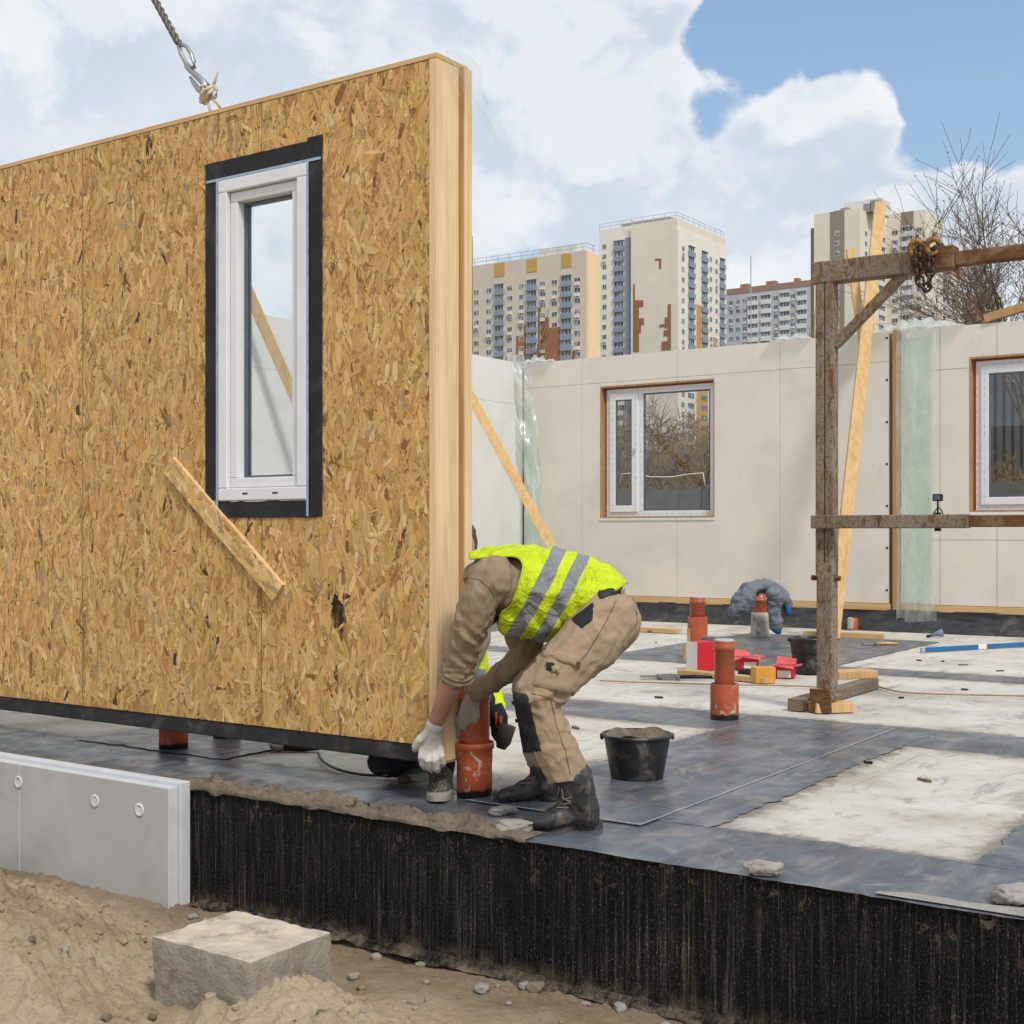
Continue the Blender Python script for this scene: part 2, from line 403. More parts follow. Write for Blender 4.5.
varied('green_board', (.52, .60, .51), .8, 3, .10, .1, 90, .002)
varied('red_seal', (.42, .07, .07), .6)
varied('orange_pvc', (.40, .085, .030), .36, 6, .22, .08, 60, .002, spec=.5, dirt=(.30, .13, .09), dirt_amt=.5, dirt_scale=7)
def m_splash(t, p):
    v = t.world(); n = t.noise(v, 7, 9, .68, .4); w = t.noise(t.world((1, 1, .6)), 19, 8, .75, .8)
    c = t.ramp(n, [(.3, (.30, .060, .022)), (.7, (.44, .10, .04))])
    c = t.mix(t.math('MULTIPLY', t.mapr(w, .565, .61), .85), c, (.52, .43, .37))
    z = t.math('ADD', t.sep(v)[2], t.math('MULTIPLY', t.noise(v, 14, 4), .06))
    c = t.mix(t.mapr(z, .078, .066), c, (.012, .012, .012))
    t.put(p.inputs['Base Color'], c); t.put(p.inputs['Normal'], t.bump(w, .25, .004))
material('orange_splashed', rough=.45, spec=.4, fn=m_splash)
varied('pipe_concrete', (.42, .39, .34), .9, 9, .3, .5, 40, .01, dirt=(.05, .05, .05), dirt_amt=.6, dirt_scale=8)
varied('cap_grey', (.42, .44, .46), .5)
varied('bitumen_dark', (.030, .031, .034), .55, 4, .5, .5, 14, .03, spec=.45, dirt=(.12, .115, .105), dirt_amt=.6, dirt_scale=5)
varied('bucket_black', (.017, .017, .018), .42, 12, .5, .15, 60, .003, spec=.5, dirt=(.16, .15, .14), dirt_amt=.7, dirt_scale=11)
varied('mortar', (.185, .150, .112), .95, 14, .3, .9, 70, .015, dirt=(.085, .068, .052), dirt_amt=.8, dirt_scale=9)
varied('grey_lump', (.31, .29, .265), .92, 8, .25, .7, 60, .012, dirt=(.20, .185, .165), dirt_amt=.6)
varied('insulation_grey', (.425, .42, .41), .8, 1.6, .10, .12, 220, .002, dirt=(.30, .295, .285), dirt_amt=.45, dirt_scale=2.2)
varied('insulation_pale', (.54, .56, .585), .75, 8, .08, .2, 200, .002, dirt=(.50, .53, .58), dirt_amt=.3)  # paler tone, also holds the painted-in light on board tops and ends
varied('plug_white', (.60, .60, .58), .5)
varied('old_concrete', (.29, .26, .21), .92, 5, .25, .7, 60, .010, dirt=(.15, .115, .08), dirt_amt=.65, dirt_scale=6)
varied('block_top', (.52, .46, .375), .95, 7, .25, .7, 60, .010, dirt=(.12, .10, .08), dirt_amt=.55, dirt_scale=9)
def m_rust(t, p):
    v = t.world(); n = t.noise(v, 5, 10, .72, .5); w = t.math('MAXIMUM', t.noise(t.world((1, 1, .3)), 26, 10, .78, .5), t.math('ADD', t.noise(v, 60, 8, .75), -.01))
    c = t.ramp(t.noise(v, 3, 6), [(.3, (.20, .165, .120)), (.7, (.285, .240, .175))])
    c = t.mix(t.mapr(w, .485, .60), c, t.ramp(n, [(.3, (.075, .034, .017)), (.6, (.17, .080, .035)), (.8, (.25, .135, .065))]))
    t.put(p.inputs['Base Color'], c); t.put(p.inputs['Roughness'], t.mapr(w, .45, .6, .5, .88))
    t.put(p.inputs['Normal'], t.bump(t.math('ADD', n, w), .3, .005))
material('rusty_paint', rough=.7, spec=.3, fn=m_rust)
def m_rust2(t, p):
    v = t.world(); n = t.noise(v, 8, 10, .72, .5)
    c = t.ramp(n, [(.28, (.05, .024, .012)), (.5, (.16, .075, .032)), (.62, (.22, .15, .09)), (.8, (.26, .22, .17))])
    t.put(p.inputs['Base Color'], c); t.put(p.inputs['Normal'], t.bump(n, .4, .006))
material('rust', rough=.85, spec=.2, fn=m_rust2)
varied('chain_steel', (.075, .052, .038), .5, 30, .5, .3, 80, .003, metal=.6)
varied('hook_yellow', (.30, .16, .035), .5, 20, .3, .2, 60, .002, dirt=(.10, .05, .025), dirt_amt=.85, dirt_scale=20)
varied('galvanised', (.36, .36, .35), .42, 14, .2, .2, 60, .002, metal=.7)
varied('steel_rope', (.13, .12, .105), .5, 40, .4, .3, 120, .002, metal=.4)
varied('hemp_rope', (.55, .47, .38), .9, 60, .3, .5, 200, .003)
varied('card_red', (.55, .018, .030), .45, 6, .12, .05, spec=.4)
varied('card_red_sunlit', (.62, .10, .10), .5, 6, .15, .05)  # red card tinted pinker: sun on the flap tops put into the colour
varied('card_white', (.72, .70, .66), .6, 6, .08)
varied('card_orange', (.68, .33, .06), .6, 9, .15, dirt=(.5, .2, .03), dirt_amt=.5, dirt_scale=30)
varied('black_cloth', (.018, .018, .020), .85, 20, .4, .4, 120, .003)
varied('level_blue', (.010, .13, .31), .35, 6, .15, spec=.5)
varied('tool_steel', (.25, .24, .22), .45, 20, .3, metal=.6)
varied('plastic_black', (.015, .015, .016), .45, 20, .3)
varied('tarp_blue', (.14, .18, .25), .6, 10, .3)
varied('jacket_grey', (.15, .168, .195), .8, 8, .25, .7, 90, .006)
varied('jacket_blue', (.012, .10, .26), .7, 8, .2)
varied('fence_concrete', (.13, .135, .14), .9, 3, .2, .3)
varied('shed_grey', (.12, .125, .135), .8, 3, .2, .2)
varied('twig_brown', (.24, .165, .095), .9, 20, .3)
varied('twig_dark', (.15, .12, .095), .9, 20, .3)
varied('bark', (.13, .095, .07), .95, 14, .35, .8, 40, .01)
varied('bud_leaf', (.26, .21, .08), .8, 20, .4)
varied('skin', (.47, .25, .185), .55, 14, .16, .2, 160, .002, dirt=(.42, .16, .12), dirt_amt=.5, dirt_scale=12)
varied('hair_brown', (.09, .06, .042), .7, 40, .4, .5, 160, .004)
varied('trouser_khaki', (.325, .242, .160), .88, 6, .10, .35, 260, .0016, dirt=(.22, .165, .112), dirt_amt=.5, dirt_scale=7, crease=(6, .22, .010))
varied('trouser_patch', (.020, .020, .022), .9, 9, .4, .4, 240, .0016, dirt=(.11, .10, .09), dirt_amt=.6, dirt_scale=9)
varied('sweater_olive', (.262, .200, .132), .9, 6, .10, .35, 320, .0014, dirt=(.18, .135, .09), dirt_amt=.4, dirt_scale=6, crease=(6.5, .18, .009))
varied('glove_white', (.60, .565, .50), .9, 12, .10, .6, 330, .002, dirt=(.36, .32, .26), dirt_amt=.5, dirt_scale=16)
varied('glove_grey', (.34, .30, .25), .9, 12, .15, .6, 330, .002, dirt=(.20, .17, .14), dirt_amt=.6)
varied('cuff_red', (.50, .06, .025), .8)
varied('boot_black', (.022, .022, .024), .42, 14, .4, .3, 120, .003, spec=.5, dirt=(.16, .14, .12), dirt_amt=.6, dirt_scale=13)
varied('boot_sole', (.055, .052, .048), .8, 14, .4, .3, 90, .003, dirt=(.26, .23, .19), dirt_amt=.8, dirt_scale=10)
varied('shoe_grey', (.075, .068, .060), .8, 14, .35, .4, 120, .003, dirt=(.22, .19, .16), dirt_amt=.6, dirt_scale=12)
varied('shoe_sole', (.30, .27, .23), .8, 14, .3, .3, 90, .003)
varied('lace', (.20, .18, .15), .9)
varied('seam_thread', (.17, .125, .08), .9)
varied('vest_binding', (.36, .44, .02), .8)
varied('belt_black', (.020, .020, .022), .6)
varied('navy_trousers', (.016, .016, .019), .9, 8, .3, .4, 200, .002)
varied('pouch_leather', (.060, .055, .052), .75, 14, .3, .3, 90, .003, dirt=(.16, .07, .04), dirt_amt=.3)
varied('button_brass', (.25, .16, .07), .4, metal=.7)

VD = (RT * .88 - UP * .47)
def m_vest(t, p):
    v = t.world(); s = t.dot(v, VD)
    s = t.math('ADD', s, t.math('MULTIPLY', t.math('SUBTRACT', t.noise(v, 5, 3), .5), .03))
    c1 = at(536, 597, 5.0).dot(VD); c2 = at(560, 605, 5.0).dot(VD)
    def band(c, hw): return t.math('LESS_THAN', t.math('ABSOLUTE', t.math('SUBTRACT', s, c)), hw)
    b = t.math('MAXIMUM', band(c1, .027), band(c2, .025))
    n = t.noise(v, 9, 6, .6)
    y = t.ramp(n, [(.3, (.43, .55, .006)), (.7, (.56, .68, .014))])
    g = t.ramp(n, [(.3, (.17, .18, .20)), (.7, (.25, .26, .285))])
    t.put(p.inputs['Base Color'], t.mix(b, y, g))
    r = t.math('ABSOLUTE', t.math('SUBTRACT', t.noise(t.world((1, 1, .8), (.4, .2, .3)), 6.5, 3, .5, 1.2), .5)); r2 = t.math('ABSOLUTE', t.math('SUBTRACT', t.noise(v, 15, 3, .5, 1.0), .5))
    t.put(p.inputs['Normal'], t.bump(t.math('ADD', t.math('MULTIPLY', r, -3.0), t.math('MULTIPLY', r2, -1.3)), .75, .026))
material('hi_vis', rough=.65, fn=m_vest)
varied('hi_vis_plain', (.58, .74, .006), .65, 9, .12, .4, 30, .008)
varied('reflective_grey', (.21, .22, .24), .5)

def m_glass(t, p):
    t.n.remove(p); out = t.n['Material Output']
    tr = t.add('ShaderNodeBsdfTransparent'); tr.inputs[0].default_value = (.86, .90, .90, 1)
    gl = t.add('ShaderNodeBsdfGlossy'); gl.inputs['Roughness'].default_value = .02; gl.inputs[0].default_value = (.9, .95, 1, 1)
    fr = t.add('ShaderNodeFresnel'); fr.inputs[0].default_value = 1.5
    mx = t.add('ShaderNodeMixShader'); f = t.math('MINIMUM', t.math('MULTIPLY', fr.outputs[0], 1.7), .9)
    t.l.new(f, mx.inputs[0]); t.l.new(tr.outputs[0], mx.inputs[1]); t.l.new(gl.outputs[0], mx.inputs[2]); t.l.new(mx.outputs[0], out.inputs[0])
material('window_glass', fn=m_glass)
def film(name, tint, amount):
    def fn(t, p):
        t.n.remove(p); out = t.n['Material Output']
        tr = t.add('ShaderNodeBsdfTransparent'); tr.inputs[0].default_value = (.94, .97, .95, 1)
        df = t.add('ShaderNodeBsdfDiffuse'); df.inputs[0].default_value = (*tint, 1)
        tl = t.add('ShaderNodeBsdfTranslucent'); tl.inputs[0].default_value = (*tint, 1)
        gl = t.add('ShaderNodeBsdfGlossy'); gl.inputs['Roughness'].default_value = .3
        b = t.bump(t.noise(t.world((1, 1, .5)), 10, 4, .5, .8), .35, .02)
        t.l.new(b, gl.inputs['Normal'])
        m0 = t.add('ShaderNodeMixShader'); m0.inputs[0].default_value = .5; t.l.new(df.outputs[0], m0.inputs[1]); t.l.new(tl.outputs[0], m0.inputs[2])
        m1 = t.add('ShaderNodeMixShader'); t.put(m1.inputs[0], t.mapr(t.noise(t.world((1, 1, .35)), 9, 7, .6, .8), .3, .75, amount * .5, min(1, amount * 1.5)))
        t.l.new(tr.outputs[0], m1.inputs[1]); t.l.new(m0.outputs[0], m1.inputs[2])
        m2 = t.add('ShaderNodeMixShader'); m2.inputs[0].default_value = .06; t.l.new(m1.outputs[0], m2.inputs[1]); t.l.new(gl.outputs[0], m2.inputs[2])
        t.l.new(m2.outputs[0], out.inputs[0])
    return material(name, fn=fn)
film('clear_film', (.80, .86, .84), .16); film('strip_film', (.84, .90, .86), .38); film('faint_film', (.80, .86, .84), .06); film('milky_film', (.84, .88, .88), .5)
def flat(name, c, rough=.8, amt=.06, sc=.25): return varied(name, c, rough, sc, amt, .02, 2, .01)
flat('facade_cream', (.725, .665, .565)); flat('facade_light', (.77, .735, .655)); flat('facade_peach', (0.860, 0.640, 0.400)); flat('facade_tan', (.60, .535, .44))
flat('facade_dark', (.27, .235, .19)); flat('facade_brown', (.30, .15, .085)); flat('facade_ochre', (.54, .33, .11)); flat('facade_grey', (0.464, 0.487, 0.522))
flat('facade_bluegrey', (0.255, 0.302, 0.383)); flat('facade_brick', (.34, .20, .15)); flat('facade_red', (.56, .24, .20)); flat('facade_white', (.66, .66, .65))
flat('roof_grey', (.25, .25, .25)); 
def m_farglass(t, p):
    oi = t.add('ShaderNodeObjectInfo'); n = t.math('FRACT', t.math('ADD', oi.outputs['Random'], t.math('MULTIPLY', t.noise(t.world((.9, .9, .45)), 1.0, 1), 2.3)))
    t.put(p.inputs['Base Color'], t.ramp(n, [(.0, (.05, .06, .075)), (.55, (.12, .14, .17)), (.8, (.22, .25, .29)), (1.0, (.42, .41, .38))]))
material('far_glass', rough=.25, spec=.5, fn=m_farglass)
flat('far_frame', (.62, .62, .62)); flat('far_shadow', (.11, .10, .10)); flat('rail', (.40, .42, .45))

# ================================================================== camera, light, sky
cam = bpy.data.cameras.new('camera'); co = bpy.data.objects.new('camera', cam); col.objects.link(co)
cam.sensor_width = 36; cam.lens = 36 * FPX / 1024; cam.shift_y = (HOR - 512) / 1024; cam.clip_start = .1; cam.clip_end = 9000
co.location = CAM; co.rotation_euler = (math.radians(90), 0, YAW); scene.camera = co
scene.view_settings.view_transform = 'Standard'; scene.view_settings.look = 'None'; scene.view_settings.exposure = 0; scene.view_settings.gamma = 1
SUN_EL, SUN_AZ = math.radians(48), math.radians(120)       # azimuth clockwise from +Y
sd = Vector((math.sin(SUN_AZ) * math.cos(SUN_EL), math.cos(SUN_AZ) * math.cos(SUN_EL), math.sin(SUN_EL)))
sun = bpy.data.lights.new('sun', 'SUN'); sun.energy = 2.6; sun.angle = math.radians(10); sun.color = (1, .94, .86)
so = bpy.data.objects.new('sun', sun); col.objects.link(so); so.rotation_euler = (-sd).to_track_quat('-Z', 'Y').to_euler(); so.location = (6, -6, 20)

w = bpy.data.worlds.new('World'); scene.world = w; w.use_nodes = True; T = NT(w.node_tree)
bg = w.node_tree.nodes['Background']; bg.inputs[1].default_value = .12
sky = T.add('ShaderNodeTexSky', sky_type='NISHITA'); sky.sun_disc = False; sky.sun_elevation = SUN_EL; sky.sun_rotation = SUN_AZ; sky.air_density = 1.0; sky.dust_density = .6; sky.ozone_density = 1.5
tc = T.add('ShaderNodeTexCoord'); D = tc.outputs['Generated']
def blob(px, py, rad, soft=.5):
    d = ray(px, py).normalized(); c = T.dot(D, d)
    return T.mapr(c, math.cos(math.radians(rad)), math.cos(math.radians(rad * soft)), 0, 1)
warp = T.noise(D, 7, 5, .6, 0, True)
vm = T.add('ShaderNodeVectorMath', operation='SCALE'); T.l.new(warp, vm.inputs[0]); vm.inputs['Scale'].default_value = .07
va = T.add('ShaderNodeVectorMath', operation='ADD'); T.l.new(D, va.inputs[0]); T.l.new(vm.outputs[0], va.inputs[1]); DV = va.outputs[0]
def fbm(off=(0, 0, 0)):
    m = T.add('ShaderNodeMapping'); T.l.new(DV, m.inputs[0]); m.inputs['Location'].default_value = off; m.inputs['Scale'].default_value = (1, 1, 1.35)
    return T.noise(m.outputs[0], 5.5, 12, .56, .1)
n0 = fbm((3.1, 1.2, .4)); n1 = fbm((3.1 - sd.x * .025, 1.2 - sd.y * .025, .4 - sd.z * .03 - .022))
dens = T.math('ADD', T.math('MULTIPLY', T.math('SUBTRACT', n0, .5), 1.9), .775)
for px, py, r, a in ((905, 10, 10.5, -.52), (1120, 40, 11, -.36), (722, 62, 3.4, -.34), (490, 230, 5.5, .02), (395, 3, 2.5, -.10), (140, 70, 4.0, .22), (10, 70, 4, .2), (585, 205, 3, .22), (820, 160, 2.2, .16), (60, -20, 6, -.05),
                     (764, 95, 3.0, .34), (866, 102, 2.6, .50), (820, 175, 5.0, .36), (915, 188, 3.4, .32), (1005, 225, 4.4, .34), (1000, 280, 6, .3), (625, 25, 4.8, .26), (670, 130, 4, .10), (560, 190, 4, .1)):
    dens = T.math('ADD', dens, T.math('MULTIPLY', blob(px, py, r, .15), a))
cover = T.mapr(dens, .475, .625)
relief = T.mapr(T.math('SUBTRACT', n0, n1), -.05, .06)
puff = T.mapr(T.noise(DV, 4.2, 8, .55), .40, .64)
lit = T.math('ADD', T.math('MULTIPLY', relief, .55), T.math('MULTIPLY', puff, .45))
edge = T.mapr(dens, .54, .78)                                   # thin rims stay bright, thick cores go grey
low = T.mapr(T.sep(D)[2], .02, .30)
shade = T.mix(lit, (5.2, 5.85, 6.65), (8.15, 8.2, 8.25))
cl = T.mix(T.math('MULTIPLY', T.math('SUBTRACT', 1.0, edge), .55), shade, (7.7, 7.8, 7.95))
blue = T.mix(T.mapr(T.sep(D)[2], .0, .5), (5.0, 6.3, 7.6), (2.5, 4.3, 7.0))
skyc = T.mix(.6, sky.outputs[0], blue)
thin = T.math('MULTIPLY', T.math('ADD', .0, cover), .97)
T.l.new(T.mix(thin, skyc, cl), bg.inputs[0])

# ================================================================== ground, slab
G0 = -.516
def gz(x, y):
    q = Vector((x, y, 0))
    def bump(cx, cy, rx, ry, h):
        d = ((x - cx) / rx) ** 2 + ((y - cy) / ry) ** 2
        return h * math.exp(-d) if d < 9 else 0
    z = G0 + .03 * mnoise.noise(q * .7)
    z += bump(-4.50, 2.80, .62, .46, .33) + bump(-5.5, 3.05, .75, .45, .22) + bump(-2.90, 3.06, .34, .25, .19) + bump(-2.2, 2.7, .5, .35, .16) + bump(-3.7, 2.66, .5, .25, .12)
    if y < 4.1 and -8 < x < 2:
        lump = max(0, min(1, (z - G0) / .08))
        z += (.012 + .026 * lump) * mnoise.noise(q * 4.1) + (.008 + .022 * lump) * mnoise.noise(q * 11) + (.005 + .013 * lump) * mnoise.noise(q * 29) + (.004 + .006 * lump) * mnoise.noise(q * 67)
        k = mnoise.noise(q * 17 + Vector((5, 5, 5))); z += .040 * max(0, k - .34) * (0.4 + lump); k = mnoise.noise(q * 37 + Vector((1, 5, 9))); z += .045 * max(0, k - .26) * (.35 + lump); k = mnoise.noise(q * 8 + Vector((7, 2, 4))); z += .10 * max(0, k - .30) * lump
        z = min(z, G0 + .045 + .30 * max(0, 3.95 - y)) if y > 3.2 else z
    return z
def axis(lo, hi, step, far):
    a = [lo + step * i for i in range(int((hi - lo) / step) + 1)]
    out = []; d = step
    x = lo
    while x > -far: d *= 1.5; x -= d; out.append(x)
    out = out[::-1] + a; x = a[-1]; d = step
    while x < far: d *= 1.5; x += d; out.append(x)
    return out
xs, ys = axis(-6.2, -1.7, .0105, 3500), axis(2.4, 4.02, .0095, 3500)
gm = MB(); gm.v = [Vector((x, y, gz(x, y))) for x in xs for y in ys]; ny = len(ys)
for i in range(len(xs) - 1):
    for j in range(ny - 1):
        a = i * ny + j; gm.f.append([a, a + ny, a + ny + 1, a + 1]); gm.m.append(0)
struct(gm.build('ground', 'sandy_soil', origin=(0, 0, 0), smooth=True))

SX0, SX1, SY0, SY1 = -10.6, 4.2, 3.985, 15.6
sb = MB(); sb.box(SX0, SX1, SY0, SY1, -.9, 0, 1); sb.m[1] = 0
struct(sb.build('foundation_slab', ['slab_concrete', 'bitumen_coating'], origin=(0, 0, 0)))
def strip(x0, x1, y0, y1, lvl, front=False, rag=1.0):
    """torched-on membrane sheet with a slightly ragged edge"""
    nx, ny_ = max(2, int((x1 - x0) / .035)), max(2, int((y1 - y0) / .035)); s = MB()
    def fn(u, v):
        x, y = x0 + (x1 - x0) * u, y0 + (y1 - y0) * v; q = Vector((x * 3, y * 3, lvl * 200))
        e = rag * (.014 * mnoise.noise(q) + .018 * mnoise.noise(q * 4.3) + .020 * mnoise.noise(q * 11) + .035 * max(0, mnoise.noise(q * 2.1) - .1))
        if u in (0, 1): x += e
        if v in (0, 1): y += e if not (front and v == 0) else -.012 + e * .5
        z = .004 + lvl * .0045 + .001 * max(0, mnoise.noise(q * .9)) - (.0035 if u in (0, 1) or v in (0, 1) else 0) + (.0018 * max(0, mnoise.noise(q * 2.3)) if 0 < u < 1 and 0 < v < 1 else 0)
        return (x, y, z)
    s.grid(fn, nx, ny_)
    o = s.build('slab_membrane', 'bitumen_membrane', origin=(0, 0, 0), smooth=True); fix_normals(o)
    return struct(o)
for k, a in enumerate([(SX0, SX1, SY0, 4.57), (-3.27, -2.2, 4.53, 7.5), (-3.25, -2.42, 4.40, 7.44), (SX0, SX1, 6.87, 7.52), (-1.23, -.2, 4.53, 6.9), (-5.95, -4.83, 4.53, 6.9), (SX0, SX1, 10.2, 10.65),
                       (-6.1, -4.0, 10.6, 13.6), (.8, 1.6, 7.5, 15), (-9.6, -8.6, 4.5, 15)]):
    strip(*a, k % 3, front=(k == 0), rag=.12 if k == 2 else 1.0)
m = MB(); P = [Vector((-3.25 + .03 * k, 4.402 + .003 * mnoise.noise(Vector((k * .4, 0, 0))), .0155)) for k in range(28)] + [Vector((-2.421 + .003 * mnoise.noise(Vector((0, k * .3, 0))), 4.402 + .04 * k, .0155)) for k in range(76)]
m.tube([q - UP * .0022 for q in P], .0015, 6); struct(m.build('membrane_seam', 'cap_grey', origin=(0, 0, 0), smooth=True))
# ================================================================== the hanging wall panel
PY0, PY1 = 4.32, 4.54
PXR, PXL, PZ0, PZ1 = -3.335, -8.1, .16, 3.11
panel = thing('wall_panel', 'large strand-board wall panel with a narrow window, hanging from a steel rope', 'wall panel', (-5.7, 4.43, .16))
R = random.Random(11)
PAL = [((.67, .415, .152), 6), ((.715, .465, .188), 5), ((.60, .355, .120), 4), ((.79, .555, .265), 2.6), ((.47, .26, .082), 1.6), ((.28, .14, .046), .45), ((.45, .33, .20), .5), ((.085, .045, .02), .13), ((.28, .10, .04), .10)]
PW = [p[1] for p in PAL]
STAIN = onY(338, 615, PY0)
def rects_minus(x0, x1, z0, z1, h):
    if not h or h[0] >= x1 or h[1] <= x0 or h[2] >= z1 or h[3] <= z0: return [(x0, x1, z0, z1)]
    a, b = max(x0, h[0]), min(x1, h[1]); out = []
    if a > x0: out.append((x0, a, z0, z1))
    if b < x1: out.append((b, x1, z0, z1))
    if h[3] < z1: out.append((a, b, h[3], z1))
    if h[2] > z0: out.append((a, b, z0, h[2]))
    return out
def osb(name, parent, x0, x1, z0, z1, hole=None, y=PY0, thick=.012, frame=None, mean=90, n=None, spread=26):
    """strand board: base slab plus individually cut, pressed-in wood strands. frame=(origin, ux, uz, ny) for a board that is not upright"""
    fr = frame or (Vector((0, y, 0)), Vector((1, 0, 0)), Vector((0, 0, 1)), Vector((0, 1, 0)))
    T3 = lambda a, b, d: fr[0] + fr[1] * a + fr[2] * b + fr[3] * d
    V = []; F = []; C = []; U = []
    def face(pts, c, uv=None):
        i = len(V); V.extend(pts); F.append(list(range(i, i + len(pts)))); C.extend([c] * len(pts)); U.extend(uv or [(p.x * 3, p.z * .2) for p in pts])
    for (a, b, c, d) in rects_minus(x0, x1, z0, z1, hole):
        P = [T3(*q) for q in ((a, c, .0012), (b, c, .0012), (b, d, .0012), (a, d, .0012), (a, c, thick), (b, c, thick), (b, d, thick), (a, d, thick))]
        for q in ((0, 1, 2, 3), (5, 4, 7, 6), (4, 0, 3, 7), (1, 5, 6, 2), (3, 2, 6, 7), (4, 5, 1, 0)): face([P[k] for k in q], (.80, .58, .32) if frame else (.40, .235, .085))
    n = n or int((x1 - x0) * (z1 - z0) * 3100)
    tone = R.uniform(.90, .99) * (1.12 if frame else 1)
    for _ in range(n):
        cx, cz = R.uniform(x0, x1), R.uniform(z0, z1)
        small = R.random() < .40
        L = R.uniform(.022, .055) if small else R.triangular(.045, .155, .082); W = R.uniform(.003, .009) if small else R.triangular(.006, .040, .014)
        th = math.radians(mean + (R.gauss(0, spread) if R.random() < .85 else R.uniform(-90, 90)))
        ca, sa = math.cos(th), math.sin(th); k = R.uniform
        sk = k(-.35, .35) * L * .5
        shp = [(-L / 2 + k(0, .12) * L, -W / 2), (k(-.1, .1) * L, -W / 2 * k(.8, 1.15)), (L / 2 - k(0, .15) * L, -W / 2 * k(.6, 1)), (L / 2, W * k(-.3, .3)), (L / 2 - k(0, .25) * L, W / 2 * k(.6, 1)), (k(-.1, .1) * L, W / 2 * k(.8, 1.15)), (-L / 2 + k(0, .2) * L, W / 2 * k(.6, 1)), (-L / 2, W * k(-.3, .3))]
        base, = R.choices([p[0] for p in PAL], PW); v = R.uniform(.84, 1.14) * tone
        if small and R.random() < .35: v *= .55
        c = tuple(min(1, q * v * R.uniform(.96, 1.04)) for q in base)
        if frame is None and abs(cx - STAIN.x) < .07 and abs(cz - STAIN.z) < .12:
            e = ((cx - STAIN.x) / .036) ** 2 + ((cz - STAIN.z) / .075) ** 2
            if e < 1 + .9 * mnoise.noise(Vector((cx * 45, 0, cz * 45))): c = (.026, .017, .010); L *= .5
        dep = R.uniform(-.0010, .0010); tx, tz = R.uniform(-.005, .005), R.uniform(-.012, .012)
        pts = []; uv = []; bad = False; o = R.uniform(0, 50)
        for (a, b) in shp:
            px, pz = cx + a * ca - b * sa, cz + a * sa + b * ca
            if hole and hole[0] < px < hole[1] and hole[2] < pz < hole[3]: bad = True; break
            px = min(max(px, x0), x1); pz = min(max(pz, z0), z1)
            pts.append(T3(px, pz, dep + a * tx + b * tz)); uv.append((a + o, b + o * .37))
        if not bad: face(pts, c, uv)
    if not frame and x0 < STAIN.x < x1:                 # scorched spot
        for _ in range(90):
            a, rr_ = R.uniform(0, 6.283), R.random() ** .7; sx_, sz_ = STAIN.x + .030 * rr_ * math.cos(a), STAIN.z + .055 * rr_ * math.sin(a) + .012 * mnoise.noise(Vector((a, 3, 1)))
            w_, h_ = R.uniform(.003, .009), R.uniform(.006, .020); t_ = R.uniform(-.4, .4); pts = [T3(sx_ + p * math.cos(t_) - q * math.sin(t_), sz_ + p * math.sin(t_) + q * math.cos(t_), -.0019 + R.uniform(-.0003, .0003)) for p, q in ((-w_, -h_), (w_, -h_ * .6), (w_ * .7, h_), (-w_ * .6, h_ * .7))]
            k_ = R.uniform(.5, 1.6); face(pts, (.022 * k_, .014 * k_, .008 * k_))
    if not frame:                                       # staple heads along the sheet edges
        for xx in (x0 + .014, x1 - .014):
            z = z0 + .06
            while z < z1:
                if R.random() < .7 and not (hole and hole[0] - .1 < xx < hole[1] + .1 and hole[2] - .1 < z < hole[3] + .1):
                    s = R.uniform(.0025, .004); zz0 = z + R.uniform(-.02, .02); face([T3(xx - s, zz0 - s * 1.6, -.0016), T3(xx + s, zz0 - s * 1.6, -.0016), T3(xx + s, zz0 + s * 1.6, -.0016), T3(xx - s, zz0 + s * 1.6, -.0016)], (.10, .06, .03))
                z += .15
    org = ORI[parent.name]
    me = bpy.data.meshes.new(name); me.from_pydata([p - org for p in V], [], F); me.materials.append(MATS['osb_strands'])
    ca_ = me.color_attributes.new('Col', 'FLOAT_COLOR', 'CORNER'); fl = []
    for c in C: fl += [*c, 1.0]
    ca_.data.foreach_set('color', fl)
    uvl = me.uv_layers.new(name='UVMap'); fu = []
    for q in U: fu += q
    uvl.data.foreach_set('uv', fu); me.update()
    return link(name, me, parent, org)
FX0, FX1, FZ0, FZ1 = -4.62, -4.06, 1.27, 2.768
HOLE = (FX0 - .01, FX1 + .01, FZ0 - .01, FZ1 + .01)
for a, b in ((-4.343, -3.376), (-5.621, -4.3475), (-6.9, -5.6255), (PXL, -6.9045)): osb('osb_sheet', panel, a, b, .236, 3.088, HOLE)
m = MB(); m.box(-3.3755, PXR, 4.318, 4.474, .166, 3.089); m.build('end_stud', 'pine_upright', panel, bevel=.003)
m = MB(); m.box(-3.385, -3.3155, 4.477, 4.486, .19, 3.095); m.build('batten', 'pine_batten', panel, bevel=.001)  # front of the edge batten: its shade put into a separate darker strip
m = MB(); m.box(-3.385, -3.316, 4.487, 4.542, .19, 3.095); m.build('edge_batten', 'pine_upright', panel, bevel=.002)
m = MB()
for (a, b, c, d) in rects_minus(PXL + .02, -3.388, .24, 3.085, (FX0 - .16, FX1 + .08, FZ0 - .05, FZ1 + .05)): m.box(a, b, 4.336, 4.527, c, d)
m.build('insulation_core', 'spacer_grey', panel)
m = MB(); m.box(PXL, PXR, 4.318, 4.542, 3.0905, 3.112); m.build('top_plate', 'pine_long', panel, bevel=.002)
m = MB(); m.box(PXL, -3.377, 4.326, 4.538, PZ0, .234); m.build('bottom_gasket', 'gasket_black', panel, bevel=.006)
m = MB(); m.box(-3.376, -3.336, 4.330, 4.470, .158, .165); m.build('end_block', 'pine_dark', panel)
m = MB()
